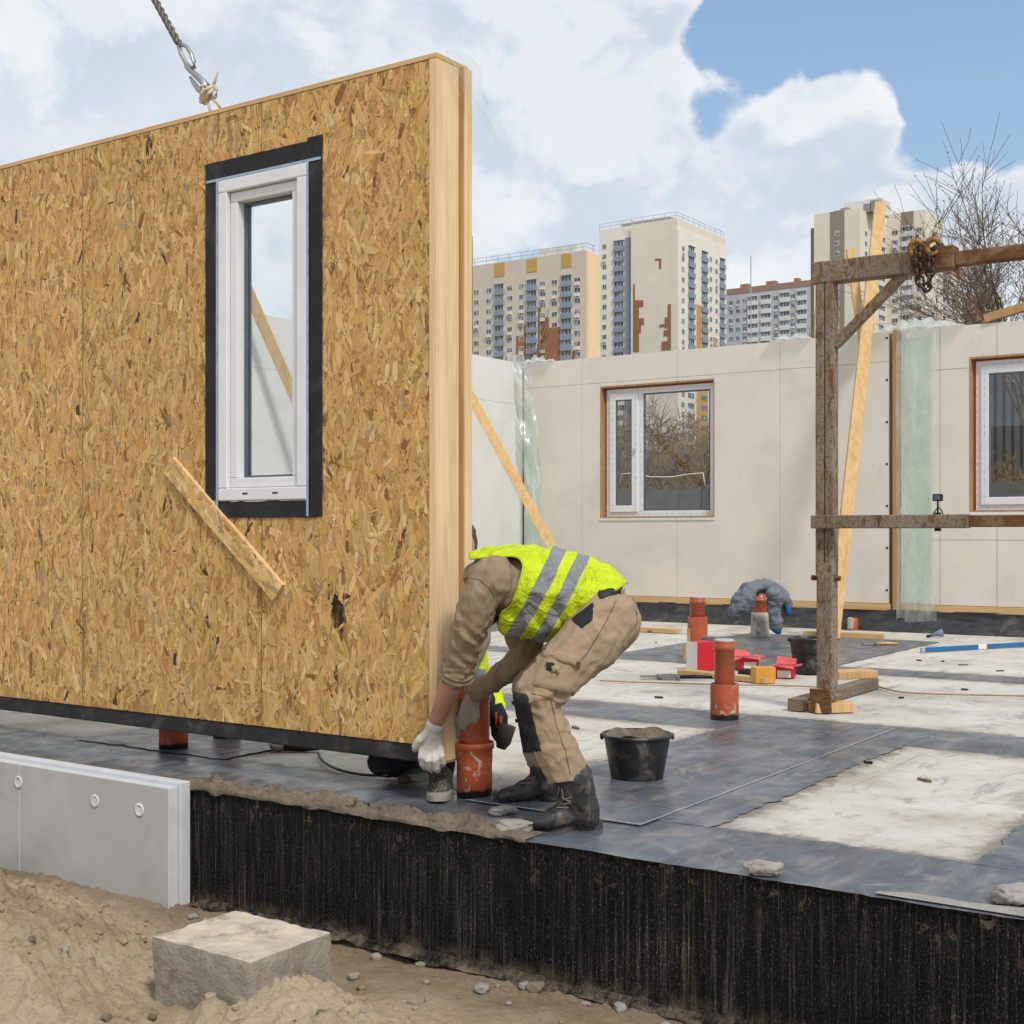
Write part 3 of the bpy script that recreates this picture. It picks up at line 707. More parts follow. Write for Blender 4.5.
for (a, b, c, d) in rects_minus(PXL, -3.386, .236, 3.088, (FX0 - .16, FX1 + .08, FZ0 - .05, FZ1 + .05)): m.box(a, b, 4.529, 4.540, c, d)
m.build('back_sheet', 'osb_plain' if 'osb_plain' in MATS else 'pine_long', panel)
def ring(name, mat, parent, x0, x1, z0, z1, w, y0, y1, bevel=.003):
    m = MB(); m.box(x0, x1, y0, y1, z0, z0 + w); m.box(x0, x1, y0, y1, z1 - w, z1); m.box(x0, x0 + w, y0, y1, z0 + w, z1 - w); m.box(x1 - w, x1, y0, y1, z0 + w, z1 - w)
    return m.build(name, mat, parent, bevel=bevel)
win = ring('window', 'pvc_white', panel, FX0, FX1, FZ0, FZ1, .058, 4.308, 4.40, .005)
ring('sash', 'pvc_white', win, FX0 + .06, FX1 - .06, FZ0 + .06, FZ1 - .06, .046, 4.330, 4.395, .005)
GX0, GX1, GZ0, GZ1 = FX0 + .106, FX1 - .106, FZ0 + .106, FZ1 - .106
ring('glazing_spacer', 'spacer_grey', win, GX0, GX1, GZ0, GZ1, .012, 4.374, 4.410, 0)
m = MB(); m.poly([(GX0 + .012, 4.386, GZ0 + .012), (GX1 - .012, 4.386, GZ0 + .012), (GX1 - .012, 4.386, GZ1 - .012), (GX0 + .012, 4.386, GZ1 - .012)]); m.build('pane', 'window_glass', win)
m = MB()
for dx in (-.10, .09): m.box((FX0 + FX1) / 2 + dx - .016, (FX0 + FX1) / 2 + dx + .016, 4.3068, 4.3085, FZ0 + .028, FZ0 + .036)
m.build('drain_slot', 'plastic_black', win)
def tape(x0, x1, z0, z1, lift=0):
    m = MB(); s = R.uniform(0, 99); nx, nz = max(3, int((x1 - x0) / .02)), max(3, int((z1 - z0) / .02))
    def fn(u, v):
        x, z = x0 + (x1 - x0) * u, z0 + (z1 - z0) * v
        e = .003 * mnoise.noise(Vector((x * 20, s, z * 20)))
        return (x + (e if u in (0, 1) else 0), 4.3155 - lift - .0018 * abs(mnoise.noise(Vector((x * 22, s, z * 22)))), z + (e if v in (0, 1) else 0))
    m.grid(fn, nx, nz); o = m.build('tape', 'window_tape', win, smooth=True); fix_normals(o); return o
tape(-4.712, FX0 - .002, 1.275, 2.862); tape(FX1 + .002, -3.968, 1.192, 2.878); tape(-4.64, FX1 + .06, 1.190, FZ0 - .004, .0016); tape(-4.695, FX1 + .03, FZ1 + .014, 2.862, .0016)
m = MB()
m.box(-4.70, FX1 + .085, 4.3105, 4.3125, FZ1 + .001, FZ1 + .013); m.box(FX0 - .014, FX0 - .001, 4.309, 4.3105, 1.20, FZ1); m.box(FX1 + .001, FX1 + .014, 4.309, 4.3105, 1.195, FZ1)
m.build('sealing_film', 'seal_film', win)
# nailed strip of board across the lower corner of the window
A, B, C_ = onY(172, 457, 4.296), onY(282, 585, 4.296), onY(163, 470, 4.296)
ux = (B - A).normalized(); uz = (C_ - A); uz = (uz - ux * uz.dot(ux)); Wd = uz.length; uz.normalize(); Ln = (B - A).length
o_ = osb('nailed_strip', panel, 0, Ln, 0, max(Wd, .095), frame=(A, ux, uz, Vector((0, 1, 0))), mean=0, thick=.026, spread=20, n=90)
# transparent film over the top corner and along the edge
m = MB()
def fn(u, v):
    y = 4.36 + .22 * u; z = 3.125 - v * (.34 * u + .05)
    n = mnoise.noise(Vector((u * 3, v * 4, 2.2)))
    return (-3.322 + .10 * u * (v + .15) + .02 * n, y + .03 * mnoise.noise(Vector((u * 2, v * 5, 7))), z + .03 * n * u + .025 * math.sin(u * 3))
m.grid(fn, 18, 24); m.build('plastic_film', 'faint_film', panel, smooth=True)

# ================================================================== lifting rope, hook and knot
hk = at(206, 95, 5.98); ly = 4.43
top1, top2 = onY(211, 110, 4.40), onY(221, 107, 4.46)
sl = thing('lifting_sling', 'steel rope with hook and knotted hemp loop holding the strand-board panel', 'lifting rope', onY(215, 108, 4.43))
e1 = onY(179, 44, ly); e0 = onY(155, 0, ly); dd = (e0 - e1).normalized(); far = e1 + dd * 9
m = MB(); sx = dd.cross(RT).normalized(); sy = dd.cross(sx)
for ph in range(3):
    pts = [e1 + dd * (k * .012) + (sx * math.cos(k * .55 + ph * 2.094) + sy * math.sin(k * .55 + ph * 2.094)) * .010 for k in range(90)] + [far + sx * .01 * ph]
    m.tube(pts, .010, 6)
m.build('steel_rope', 'steel_rope', sl, smooth=True)
def loop(name, pts, r, mat, closed=False):
    m = MB(); P = [onY(x, y, ly + (q[0] if q else 0)) for x, y, *q in pts]
    if closed: P.append(P[0])
    m.tube(P, r, 8); return m.build(name, mat, sl, smooth=True)
loop('thimble', [(178, 43), (186, 46), (191, 53), (194, 62), (194.5, 67), (191, 68), (186, 63), (181, 54), (178, 43)], .011, 'galvanised')
loop('hook', [(186, 63), (187, 67), (191, 71), (197, 76), (202, 81), (207, 86), (208, 91), (203.5, 93), (198, 89), (193, 82), (190, 77)], [.012, .013, .014, .016, .017, .017, .016, .015, .014, .011, .006], 'galvanised')
m = MB(); rr = random.Random(3)
for k in range(4):
    c = onY(208 + rr.uniform(-3, 3), 90 + rr.uniform(-5, 7), ly + rr.uniform(-.02, .03)); P = []
    for j in range(15):
        t = j * 2 * math.pi / 12; P.append(c + RT * (.025 * math.cos(t)) + UP * (.03 * math.sin(t + k)) + FW * (.022 * math.sin(2 * t + k)))
    m.tube(P, .009, 6)
m.tube([onY(208, 94, ly), onY(214, 84, ly), onY(218, 71, ly)], [.008, .008, .005], 6)
m.tube([onY(213, 84, ly), onY(217, 90, ly), onY(216, 96, ly), onY(213, 100, ly)], .008, 6)
m.tube([onY(203, 93, ly), onY(207, 100, ly), top1 - UP * .01], .0075, 6); m.tube([onY(211, 98, ly), onY(217, 103, ly), top2 - UP * .01], .0075, 6)
m.build('knotted_rope', 'hemp_rope', sl, smooth=True)

# ================================================================== standing walls at the back and the side
WY, WZ0, WZ1, WT = 14.9, .31, 3.43, .2
XC = onY(523, 365, WY).x
def hole_of(x0, y0, x1, y1):
    a, b = onY(x0, y1, WY), onY(x1, y0, WY); return (a.x, b.x, a.z, b.z)
H1 = (onY(600, 450, WY).x, onY(714.5, 450, WY).x, onY(657, 518, WY).z, onY(657, 382.5, WY).z)
H2 = (onY(969, 450, WY).x, onY(969, 450, WY).x + 2.35, onY(1000, 512, WY).z, onY(1000, 355, WY).z)
def boards(parent, xs_, zs_, hole, mat, gap=.004, side=None):
    for i in range(len(xs_) - 1):
        for j in range(len(zs_) - 1):
            m = MB()
            for (a, b, c, d) in rects_minus(xs_[i] + gap / 2, xs_[i + 1] - gap / 2, zs_[j] + gap / 2, zs_[j + 1] - gap / 2, hole):
                if side is None: m.box(a, b, WY, WY + .0125, c, d)
                else: m.box(side - .0125, side, a, b, c, d)
            if m.v: m.build('wall_board', mat, parent)
def core(parent, x0, x1, hole):
    m = MB()
    for (a, b, c, d) in rects_minus(x0, x1, WZ0 - .075, WZ1 - .01, hole): m.box(a, b, WY + .0135, WY + WT, c, d)
    m.build('wall_core', 'pine_dark', parent)
def wall_window(parent, h, mull):
    # jamb lining, red seal, frame, sash, panes
    x0, x1, z0, z1 = h; m = MB(); t = .02
    m.box(x0, x0 + t, WY + .002, WY + WT - .002, z0, z1); m.box(x1 - t, x1, WY + .002, WY + WT - .002, z0, z1); m.box(x0 + t, x1 - t, WY + .002, WY + WT - .002, z1 - t, z1); m.box(x0 + t, x1 - t, WY + .002, WY + WT - .002, z0, z0 + t)
    m.build('window_lining', 'pine_dark', parent)
    a, b, c, d = x0 + t + .001, x1 - t - .001, z0 + t + .001, z1 - t - .001
    w = ring('window', 'pvc_white', parent, a + .03, b - .004, c, d - .02, .075, WY + .085, WY + .155, .005)
    ring('red_seal', 'red_seal', w, a, b, c + .001, d, .028, WY + .10, WY + .14, 0)
    a += .03; d -= .02
    xm = x0 + (x1 - x0) * mull
    m = MB(); m.box(xm - .045, xm + .045, WY + .084, WY + .15, c + .075, d - .075); m.build('mullion', 'pvc_white', w, bevel=.004)
    ring('sash', 'pvc_white', w, a + .06, xm - .03, c + .06, d - .06, .085, WY + .062, WY + .13, .006)
    s2 = ring('glazing_bead', 'spacer_grey', w, xm + .045, b - .079, c + .075, d - .075, .018, WY + .09, WY + .12, 0)
    ring('glazing_bead', 'spacer_grey', w, a + .145, xm - .115, c + .145, d - .145, .014, WY + .07, WY + .10, 0)
    m = MB(); m.poly([(xm + .06, WY + .103, c + .09), (b - .09, WY + .103, c + .09), (b - .09, WY + .103, d - .09), (xm + .06, WY + .103, d - .09)]); m.build('pane', 'window_glass', w)
    m = MB(); m.poly([(a + .157, WY + .083, c + .157), (xm - .127, WY + .083, c + .157), (xm - .127, WY + .083, d - .157), (a + .157, WY + .083, d - .157)]); m.build('pane', 'window_glass', w)
    m = MB(); m.box(xm - .085, xm - .065, WY + .045, WY + .062, (c + d) / 2 - .03, (c + d) / 2 + .05); m.build('handle_stub', 'cap_grey', w)
    # printed protective film on the frame: rows of grey dashes
    m = MB(); z = c + .06
    while z < d - .1:
        for xx in (a + .02, xm - .055, xm + .012, a + .10): m.box(xx - .006, xx + .006, WY + .0605, WY + .0613, z, z + .05) if xx in (a + .10, xm - .055) else m.box(xx - .006, xx + .006, WY + .0828, WY + .0836, z, z + .05)
        z += .085
    x = a + .1
    while x < b - .1: m.box(x, x + .05, WY + .0833, WY + .0843, c + .03, c + .042); m.box(x, x + .05, WY + .0833, WY + .0843, d - .045, d - .033); x += .085
    m.build('printed_film', 'print_grey', w)
    m = MB(); m.box(x0 - .0, x1 - .0, WY - .012, WY + .08, z0 - .03, z0 - .003); m.build('sill_strip', 'gypsum_pale', w)
XS = [XC + .012, onY(582, 450, WY).x, onY(677, 450, WY).x, onY(780, 450, WY).x, onY(889, 450, WY).x]
ZS = [WZ0, onY(560, 386, WY).z, WZ1]
bw = thing('timber_frame_wall', 'beige boarded back wall with wide two-pane window left of the rusty frame', 'wall', (-7.4, 15, .2))
boards(bw, XS, ZS, H1, 'gypsum_board'); core(bw, XC + .012, onY(889, 450, WY).x, H1); wall_window(bw, H1, .335)
m = MB(); m.box(XC + .05, onY(889, 450, WY).x + .02, WY - .022, WY + .012, WZ0 - .078, WZ0 - .004); m.build('sole_plate', 'pine_long', bw, bevel=.003)
for k in range(7):
    p = onY(887, 338 + k * 42, WY); m = MB(); m.tube([(p.x, WY - .004, p.z), (p.x, WY + .002, p.z)], .014, 10); m.build('washer', 'chain_steel', bw)
xr = onY(901, 450, WY).x
bw2 = thing('timber_frame_wall', 'beige boarded wall section behind the rusty frame, with the window cut by the right edge', 'wall', (-2.5, 15, .2))
boards(bw2, [xr, onY(940, 450, WY).x, onY(997, 600, WY).x, -1.7, .2], [WZ0, onY(960, 540, WY).z, 2.95, WZ1], H2, 'gypsum_board', .005); core(bw2, xr, .2, H2); wall_window(bw2, H2, .30)
m = MB(); m.box(onY(893, 450, WY).x, xr - .012, WY - .018, WY + .03, .06, WZ1 + .03); m.build('end_stud', 'pine_batten', bw2, bevel=.003)
m = MB(); m.box(xr, .2, WY - .022, WY + .012, WZ0 - .078, WZ0 - .004); m.build('sole_plate', 'pine_long', bw2, bevel=.003)
m = MB(); m.box(onY(904, 450, WY).x, onY(932, 450, WY).x, WY - .005, WY - .001, WZ0 + .02, WZ1 - .10); m.build('green_strip', 'green_board', bw2)
sw = thing('timber_frame_wall', 'pale side wall meeting the beige back wall, half hidden by the hanging panel', 'wall', (XC - .1, 10.5, .2))
SWY = [6.0, 7.2, 8.4, 9.6, 10.8, 12.0, 13.2, 14.4, WY - .012]
boards(sw, SWY, [WZ0, 2.86, WZ1], None, 'gypsum_pale', .003, XC)
m = MB(); m.box(XC - .2, XC - .0135, 6.0, WY + .2, WZ0 - .075, WZ1 - .01); m.build('wall_core', 'pine_dark', sw)
m = MB(); m.box(XC - .012, XC + .022, 6.0, WY - .03, WZ0 - .078, WZ0 - .004); m.build('sole_plate', 'pine_batten', sw, bevel=.003)
m = MB(); m.poly([(XC + .02, WY - .006, WZ0), (onY(547, 590, WY).x, WY - .006, WZ0), (onY(541, 470, WY).x, WY - .006, onY(541, 470, WY).z), (onY(532, 395, WY).x, WY - .006, WZ1 - .45), (XC + .05, WY - .006, WZ1 - .45)]); m.build('green_strip', 'green_board', bw, solid=.004)
# membrane turned up along the walls
def upstand(a, b, nrm):
    m = MB(); L = (b - a).length
    def fn(u, v):
        p = a.lerp(b, u); q = Vector((u * L * 1.6, v * 2.2, 4)); o = .05 * mnoise.noise(q) + .035 * mnoise.noise(q * 3)
        return p + nrm * (.02 + .16 * (1 - v) ** 2 + o * (1 - abs(2 * v - 1) * .6)) + UP * (.008 + .235 * v)
    m.grid(fn, int(L / .07), 12); o = m.build('slab_membrane', 'bitumen_dark', origin=(0, 0, 0), smooth=True); struct(o); return o
upstand(Vector((XC, WY, 0)), Vector((.2, WY, 0)), Vector((0, -1, 0))); upstand(Vector((XC, 6.0, 0)), Vector((XC, WY, 0)), Vector((1, 0, 0)))
def drape(name, label, x0, x1, z0, z1, y, mat, amp=.03, taper=0, over=.12):
    m = MB(); s = x0 * 3.1
    def fn(u, v):
        q = Vector((u * 5, v * 3, s)); w = (x1 - x0) * (1 - taper * (1 - v)); x = x0 + w * u
        z = z0 + (z1 - z0) * v
        o = amp * (mnoise.noise(q) + .5 * mnoise.noise(q * 2.7)) - amp
        if v > .97: return (x, y + .15 * (v - .97) / .03, z1 + .02 + .05 * mnoise.noise(q * 2))
        return (x + .02 * mnoise.noise(q + Vector((9, 0, 0))), y + o, z)
    m.grid(fn, 20, 60); o = m.build(name, mat, smooth=True)
    return tag(o, label, 'plastic film')
m = MB(); LF = [(507, 356), (508, 385), (511, 415), (517, 445), (524, 475), (526, 530), (526, 600)]; RG = [(523, 354), (531, 375), (535, 405), (538, 435), (541, 475), (543, 530), (545, 600)]
def fn(u, v):
    k = min(5.999, v * 6); i = int(k); f = k - i; L = Vector(LF[i]).lerp(Vector(LF[i + 1]), f); R_ = Vector(RG[i]).lerp(Vector(RG[i + 1]), f); p = L.lerp(R_, u); q = Vector((u * 2.5, v * 7, 3)); n = mnoise.noise(q) + .6 * mnoise.noise(q * 2.6)
    return onY(p.x + 1.5 * mnoise.noise(q * 1.7), p.y, WY - .22 + .10 * n + .1 * v)
m.grid(fn, 16, 50); tag(m.build('plastic_film', 'milky_film', smooth=True), 'clear plastic film hanging in the corner where the two walls meet', 'plastic film')
drape('plastic_film', 'greenish plastic film hanging over the green strip right of the rusty post', onY(896, 450, WY).x + .02, onY(938, 450, WY).x, .06, WZ1 + .06, WY - .03, 'strip_film', .022)
def crumple(label, x0, x1, y, z, h):
    m = MB()
    def fn(u, v):
        q = Vector((u * 7, v * 4, x0)); t = math.sin(math.pi * min(1, max(0, u)))
        return (x0 + (x1 - x0) * u, y - .1 + .32 * v, z + h * t * max(0, .35 + mnoise.noise(q) + .5 * mnoise.noise(q * 2.6)) * (1 - abs(2 * v - 1) ** 2 * .9))
    m.grid(fn, 46, 14); o = m.build('plastic_film', 'milky_film', smooth=True); return tag(o, label, 'plastic film')
crumple('crumpled white plastic film lying on the wall top right of the rusty post', onY(868, 330, WY).x, onY(965, 325, WY).x, WY, WZ1 + .005, .15)
crumple('thin ruffled film along the wall top left of the rusty post', onY(770, 340, WY).x, onY(812, 335, WY).x, WY, WZ1 + .005, .09)
crumple('bunched film on top of the wall corner', XC - .1, XC + .5, WY, WZ1 + .005, .12)

# ================================================================== braces and loose boards on the walls
def board(name, label, a, b, w, t, mat='pine_brace', cat='board', group=None, up=None):
    m = MB(); m.beam(a, b, w, t, up or Vector((0, 0, 1))); o = m.build(name, mat, bevel=.004); return tag(o, label, cat, group)
a, b = at(452, 361, 16.3), onZ(600, 637, .03)
board('brace_board', 'slanting timber brace propping the pale side wall behind the bending worker', a, b, .11, .05, up=FW)
a, b = at(246, 286, 13.45), onZ(398, 632, .03)
board('brace_board', 'slanting timber brace seen through the window of the hanging panel', a, b, .11, .05, up=FW)
a, b = at(880.5, 203, 15.45), onZ(833, 638, .03)
board('brace_board', 'tall leaning plank behind the rusty post, rising above the wall', a, b, .135, .05, up=FW)
a, b = at(850, 249, 15.45), at(864, 350, 15.12)
board('brace_board', 'short plank crossing the tall leaning plank above the wall', a, b, .10, .05, up=FW)
board('timber_beam', 'timber beam lying on the wall top at the right edge', onY(985, 321, WY + .02) + UP * .02, onY(1075, 296, WY + .02) + UP * .05, .10, .09, 'pine_batten', 'beam')
pl = onY(471, 360, 24); m = MB(); m.tube([(pl.x, 24, -.5), (pl.x, 24, onY(471, 236, 24).z)], [.06, .04], 8); tag(m.build('pole', 'old_timber', smooth=True), 'thin dark pole rising behind the walls beside the panel edge', 'pole')

# ================================================================== rusty steel frame (trestle)
b0 = Vector((-3.01, 7.92, 0)); p1 = at(1024, 520, 7.58); p1.z = 0; c0 = at(826, 520, 8.23); c0.z = 0
ex = (p1 - c0).normalized(); ey = Vector((-ex.y, ex.x, 0))
tr = thing('steel_frame', 'rusty grey steel trestle frame standing on timber blocks on the slab', 'steel frame', c0)
def zz(py, d=8.23): return CH + (HOR - py) * d / FPX
def mem(name, s0, s1, z0, z1, d0=-.05, d1=.05, mat='rusty_paint', bev=.006):
    c = c0 + ex * ((s0 + s1) / 2) + ey * ((d0 + d1) / 2) + UP * ((z0 + z1) / 2); m = MB()
    m.obox(c, ex * ((s1 - s0) / 2), ey * ((d1 - d0) / 2), UP * ((z1 - z0) / 2)); return m.build(name, mat, tr, bevel=bev)
def rect_post(s):
    m = MB()
    for q in (-.030, .030): m.obox(c0 + ex * (s + q + .006) + UP * ((zz(575) + zz(276)) / 2), ex * .0288, ey * .050, UP * ((zz(276) - zz(575)) / 2))
    m.build('post', 'rusty_paint', tr, bevel=.010)
    mem('lower_sleeve', s - .042, s + .058, .15, zz(563), -.058, .058); mem('foot_plate', s - .075, s + .075, .095, .112, -.09, .09)
    c = c0 + ex * (s + .012) - ey * .125 + UP * .085; m = MB(); m.obox(c, ex * .066, (ey * .25 + UP * .0).normalized() * .006, (UP - ey * .18).normalized() * .075); m.build('bent_plate', 'rust', tr, bevel=.002)
    for q in (-1, 1):
        p = c0 + ex * (s + q * .062) + UP * zz(578); m = MB(); m.tube([p - ex * .03 * 0, p + ex * q * .03], .018, 6); m.build('bolt', 'rust', tr)
rect_post(0); rect_post(3.35)
mem('upper_beam', -.078, .55, zz(284), zz(262.5), -.055, .055)
mem('upper_beam', .5505, .80, zz(283), zz(261.6), -.062, .062, 'rust')
mem('upper_beam', .80, 3.45, zz(280.5), zz(267.5), -.045, .045, 'rust')
mem('lower_beam', -.055, .90, zz(528.5), zz(515.5), -.125, -.068); mem('lower_beam', .90, 3.4, zz(527.5), zz(516.5), -.122, -.072, 'rust')
m = MB(); m.beam(c0 + ex * .06 + UP * zz(346), c0 + ex * .545 + UP * zz(274), .055, .06, ey); m.build('corner_brace', 'rusty_paint', tr, bevel=.004)
m = MB(); m.beam(c0 + ex * 3.29 + UP * zz(346), c0 + ex * 2.81 + UP * zz(274), .055, .06, ey); m.build('corner_brace', 'rusty_paint', tr, bevel=.004)
# chain with yellow hooks over the beam
ch = thing('chain', 'steel chain with yellow grab hooks looped over the rusty top beam', 'chain', c0 + ex * .68 + UP * zz(264))
def s_of(px):
    u = (px - 512) / FPX; return (u * 8.23 - 1.9637) / (.985 + u * .65) * (p1 - c0).length
ctrl = [(922, 244, .06), (918, 250, -.03), (921, 258, -.10), (922.5, 268, -.11), (924, 280, -.11), (926, 288, -.11), (930.5, 293, -.11), (934, 288, -.11), (935.5, 279, -.11), (935, 268, -.11), (935, 258, -.10), (938, 250, -.03), (936, 244, .06)]
P = [c0 + ex * s_of(x) + ey * d + UP * zz(y, 8.23 - .65 * (x - 826) / 198) for x, y, d in ctrl]
seg = []
for q in range(len(P) - 1):
    n = max(1, round((P[q + 1] - P[q]).length / .036))
    for k in range(n): seg.append(P[q].lerp(P[q + 1], k / n))
seg.append(P[-1])
for k in range(len(seg) - 1):
    a, b = seg[k], seg[k + 1]; d = (b - a).normalized(); s1 = d.cross(ey if k % 2 else ex)
    if s1.length < .2: s1 = d.cross(UP)
    s1.normalize(); c = (a + b) / 2; h = (b - a).length * .5 + .012
    pts = [c + d * (h * math.cos(t)) + s1 * (.023 * math.sin(t)) for t in [j * math.pi / 5 for j in range(11)]]
    m = MB(); m.tube(pts, .0085, 6, caps=False); m.build('link', 'chain_steel', ch, smooth=True)
for px in (920.5, 937):
    c = c0 + ex * s_of(px) - ey * .09 + UP * zz(251, 7.9); m = MB()
    pts = [c + ex * (.036 * math.cos(t)) + UP * (.045 * math.sin(t)) for t in [.4 + j * .52 for j in range(11)]]
    m.tube(pts, [.012, .016, .018, .019, .019, .018, .017, .016, .014, .012, .008], 8); m.build('grab_hook', 'hook_yellow', ch, smooth=True)
    m = MB(); m.tube([c + UP * .04, c + UP * .085 + ey * .03], .010, 6); m.build('hook_pin', 'chain_steel', ch)
# small clamped lamp on the lower beam
cc = c0 + ex * s_of(942.5) - ey * .10
lampo = thing('clamp_lamp', 'small black clamp lamp fixed on the rusty lower crossbar', 'lamp', cc + UP * zz(515, 7.85))
m = MB(); m.obox(cc + UP * zz(498, 7.85), ex * .027, ey * .018, UP * .021); m.build('housing', 'plastic_black', lampo, bevel=.004)
m = MB(); m.obox(cc + UP * zz(498, 7.85) - ey * .0185, ex * .018, ey * .0015, UP * .014); m.build('lens', 'spacer_grey', lampo)
m = MB(); m.tube([cc + UP * zz(501, 7.85), cc + UP * zz(507, 7.85), cc + UP * zz(513, 7.85)], .006, 6)
m.tube([cc + UP * zz(507, 7.85), cc + UP * zz(510, 7.85) + ex * .02, cc + UP * zz(517, 7.85) + ex * .035], .004, 6); m.tube([cc + UP * zz(508, 7.85), cc + UP * zz(512, 7.85) - ex * .02, cc + UP * zz(520, 7.85) - ex * .04], .004, 6)
m.build('stem', 'plastic_black', lampo); m = MB(); m.obox(cc + UP * zz(522, 7.85), ex * .018, ey * .006, UP * .055); m.build('clamp', 'plastic_black', lampo)
# ================================================================== drain pipes
def pipe(label, c, r1, h1, r2, h2, low='orange_splashed', cap=False, inner='orange_pvc', plain=False):
    c = Vector((c[0], c[1], .002)); t = thing('drain_pipe', label, 'pipe', c, None)
    m = MB(); m.lathe(c, [(r1 * .93, 0), (r1 * .93, .004), (r1 * .95, .005), (r1 * .95, h1 * .62), (r1 * .97, h1 * .68), (r1 * .97, h1 * .86), (r1 * 1.05, h1 * .89), (r1 * 1.07, h1 * .95), (r1 * 1.04, h1), (r1 * .97, h1), (r1 * .92, h1 - .012)], 40)
    if plain: m = MB(); m.lathe(c, [(r1, 0), (r1, h1 - .004), (r1 * .99, h1), (r1 * .95, h1), (r1 * .94, h1 - .03), (r1 * .94, h1 - .06)], 40)
    m.build('socket', low, t, smooth=True)
    m = MB(); m.lathe(c, [(r2, .02), (r2, h2 - .055), (r2 * 1.10, h2 - .05), (r2 * 1.10, h2 - .028), (r2 * 1.02, h2 - .022), (r2 * 1.06, h2 - .004), (r2 * 1.05, h2), (r2 * .9, h2), (r2 * .88, h2 - .04)], 40)
    m.build('upper_pipe', inner, t, smooth=True)
    m = MB()
    if cap: m.lathe(c, [(r2 * 1.0, h2 - .01), (r2 * 1.0, h2 + .006), (r2 * .85, h2 + .012), (.001, h2 + .012)], 32)
    else: m.lathe(c, [(r2 * .9, h2 - .03), (.001, h2 - .03)], 32)
    m.build('cap', 'cap_grey' if cap else 'plastic_black', t, smooth=False); return t
pipe('orange drain pipe with wide socket at the end of the hanging panel beside the worker', onZ(474.5, 797.5), .079, .235, .064, .465)
pipe('white-splashed orange drain pipe with grey cap in front of the red boxes', onZ(724.5, 719.5), .085, .215, .060, .470, cap=True, plain=True)
pipe('farther orange drain pipe with grey cap, left behind the red carton', onZ(697.5, 659), .088, .375, .066, .545, 'orange_pvc', cap=True, plain=True)
pipe('paint-flaked orange pipe stub under the left part of the hanging panel', onZ(173.5, 750), .078, .30, .06, .36)
pipe('pipe stub mostly hidden behind the bottom edge of the hanging panel', onZ(227, 739), .078, .30, .06, .36)
pd = onZ(760, 637); c = Vector((pd.x, pd.y, .002))
t = thing('drain_pipe', 'concrete-coated drain pipe with orange top under the grey jacket', 'pipe', c)
m = MB(); m.lathe(c, [(.105, 0), (.105, .05), (.098, .06), (.095, .22), (.092, .265), (.01, .265)], 32); m.build('concrete_coat', 'pipe_concrete', t, smooth=True)
m = MB(); m.lathe(c, [(.085, .262), (.085, .38), (.09, .385), (.09, .41), (.066, .415), (.064, .52), (.07, .525), (.07, .545), (.01, .545)], 32); m.build('upper_pipe', 'orange_pvc', t, smooth=True)
ps = onY(852.5, 612, WY - .16); m = MB(); t = thing('drain_pipe', 'short red-brown pipe end with pale filling at the foot of the back wall', 'pipe', (ps.x, ps.y, 0))
m.lathe((ps.x, ps.y, 0), [(.065, 0), (.065, .13), (.055, .14), (.01, .14)], 24); m.build('pipe_end', 'orange_pvc', t, smooth=True)
m = MB(); m.box(ps.x - .035, ps.x + .03, ps.y - .078, ps.y - .04, .01, .15); m.build('filling', 'pipe_concrete', t, bevel=.015)

# ================================================================== buckets
def bucket(label, c, r, rb, h, fill, lug=True):
    c = Vector((c[0], c[1], .008)); t = thing('bucket', label, 'bucket', c)
    m = MB(); m.lathe(c, [(rb * .9, .0), (rb, .006), (rb + (r - rb) * .45, h * .45), (r * .985, h * .90), (r * 1.0, h * .93), (r * 1.06, h * .94), (r * 1.075, h * .965), (r * 1.05, h), (r * .985, h), (r * .96, h * .94), (rb + (r - rb) * .3 - .006, h * .3)], 48)
    m.build('body', 'bucket_black', t, smooth=True)
    m = MB()
    def fn(u, v):
        a = v * 2 * math.pi; rr = r * (.955 if u > .99 else .93 * u); z = h * (.90 if fill else .5) + .022 * mnoise.noise(Vector((c.x * 3 + rr * 9 * math.cos(a), rr * 9 * math.sin(a), 1))) + (.02 if u > .9 else 0)
        return c + Vector((rr * math.cos(a), rr * math.sin(a), z))
    m.grid(fn, 10, 36); m.build('mortar_fill' if fill else 'inside', 'mortar' if fill else 'bucket_black', t, smooth=True)
    a0 = .6; pts = [c + Vector((r * 1.07 * math.cos(a), r * 1.07 * math.sin(a), h * .97 - .02 * math.sin((a - a0)))) for a in [a0 + k * math.pi / 14 for k in range(15)]]
    m = MB(); m.tube(pts, .004, 6); m.build('handle', 'tool_steel', t, smooth=True)
    for a in (a0, a0 + math.pi):
        p = c + Vector((r * 1.05 * math.cos(a), r * 1.05 * math.sin(a), h * .93)); m = MB(); d = Vector((math.cos(a), math.sin(a), 0)); m.obox(p, d * .008, Vector((-d.y, d.x, 0)) * .014, UP * .014); m.build('lug', 'bucket_black', t, bevel=.005)
bp = onZ(637, 780)
bucket('black mortar bucket filled with mortar beside the boots of the bending worker', (bp.x, bp.y), .152, .118, .205, True)
bp = onZ(810, 674)
bucket('smaller-looking black bucket partly behind the rusty post', (bp.x, bp.y), .160, .125, .285, False)

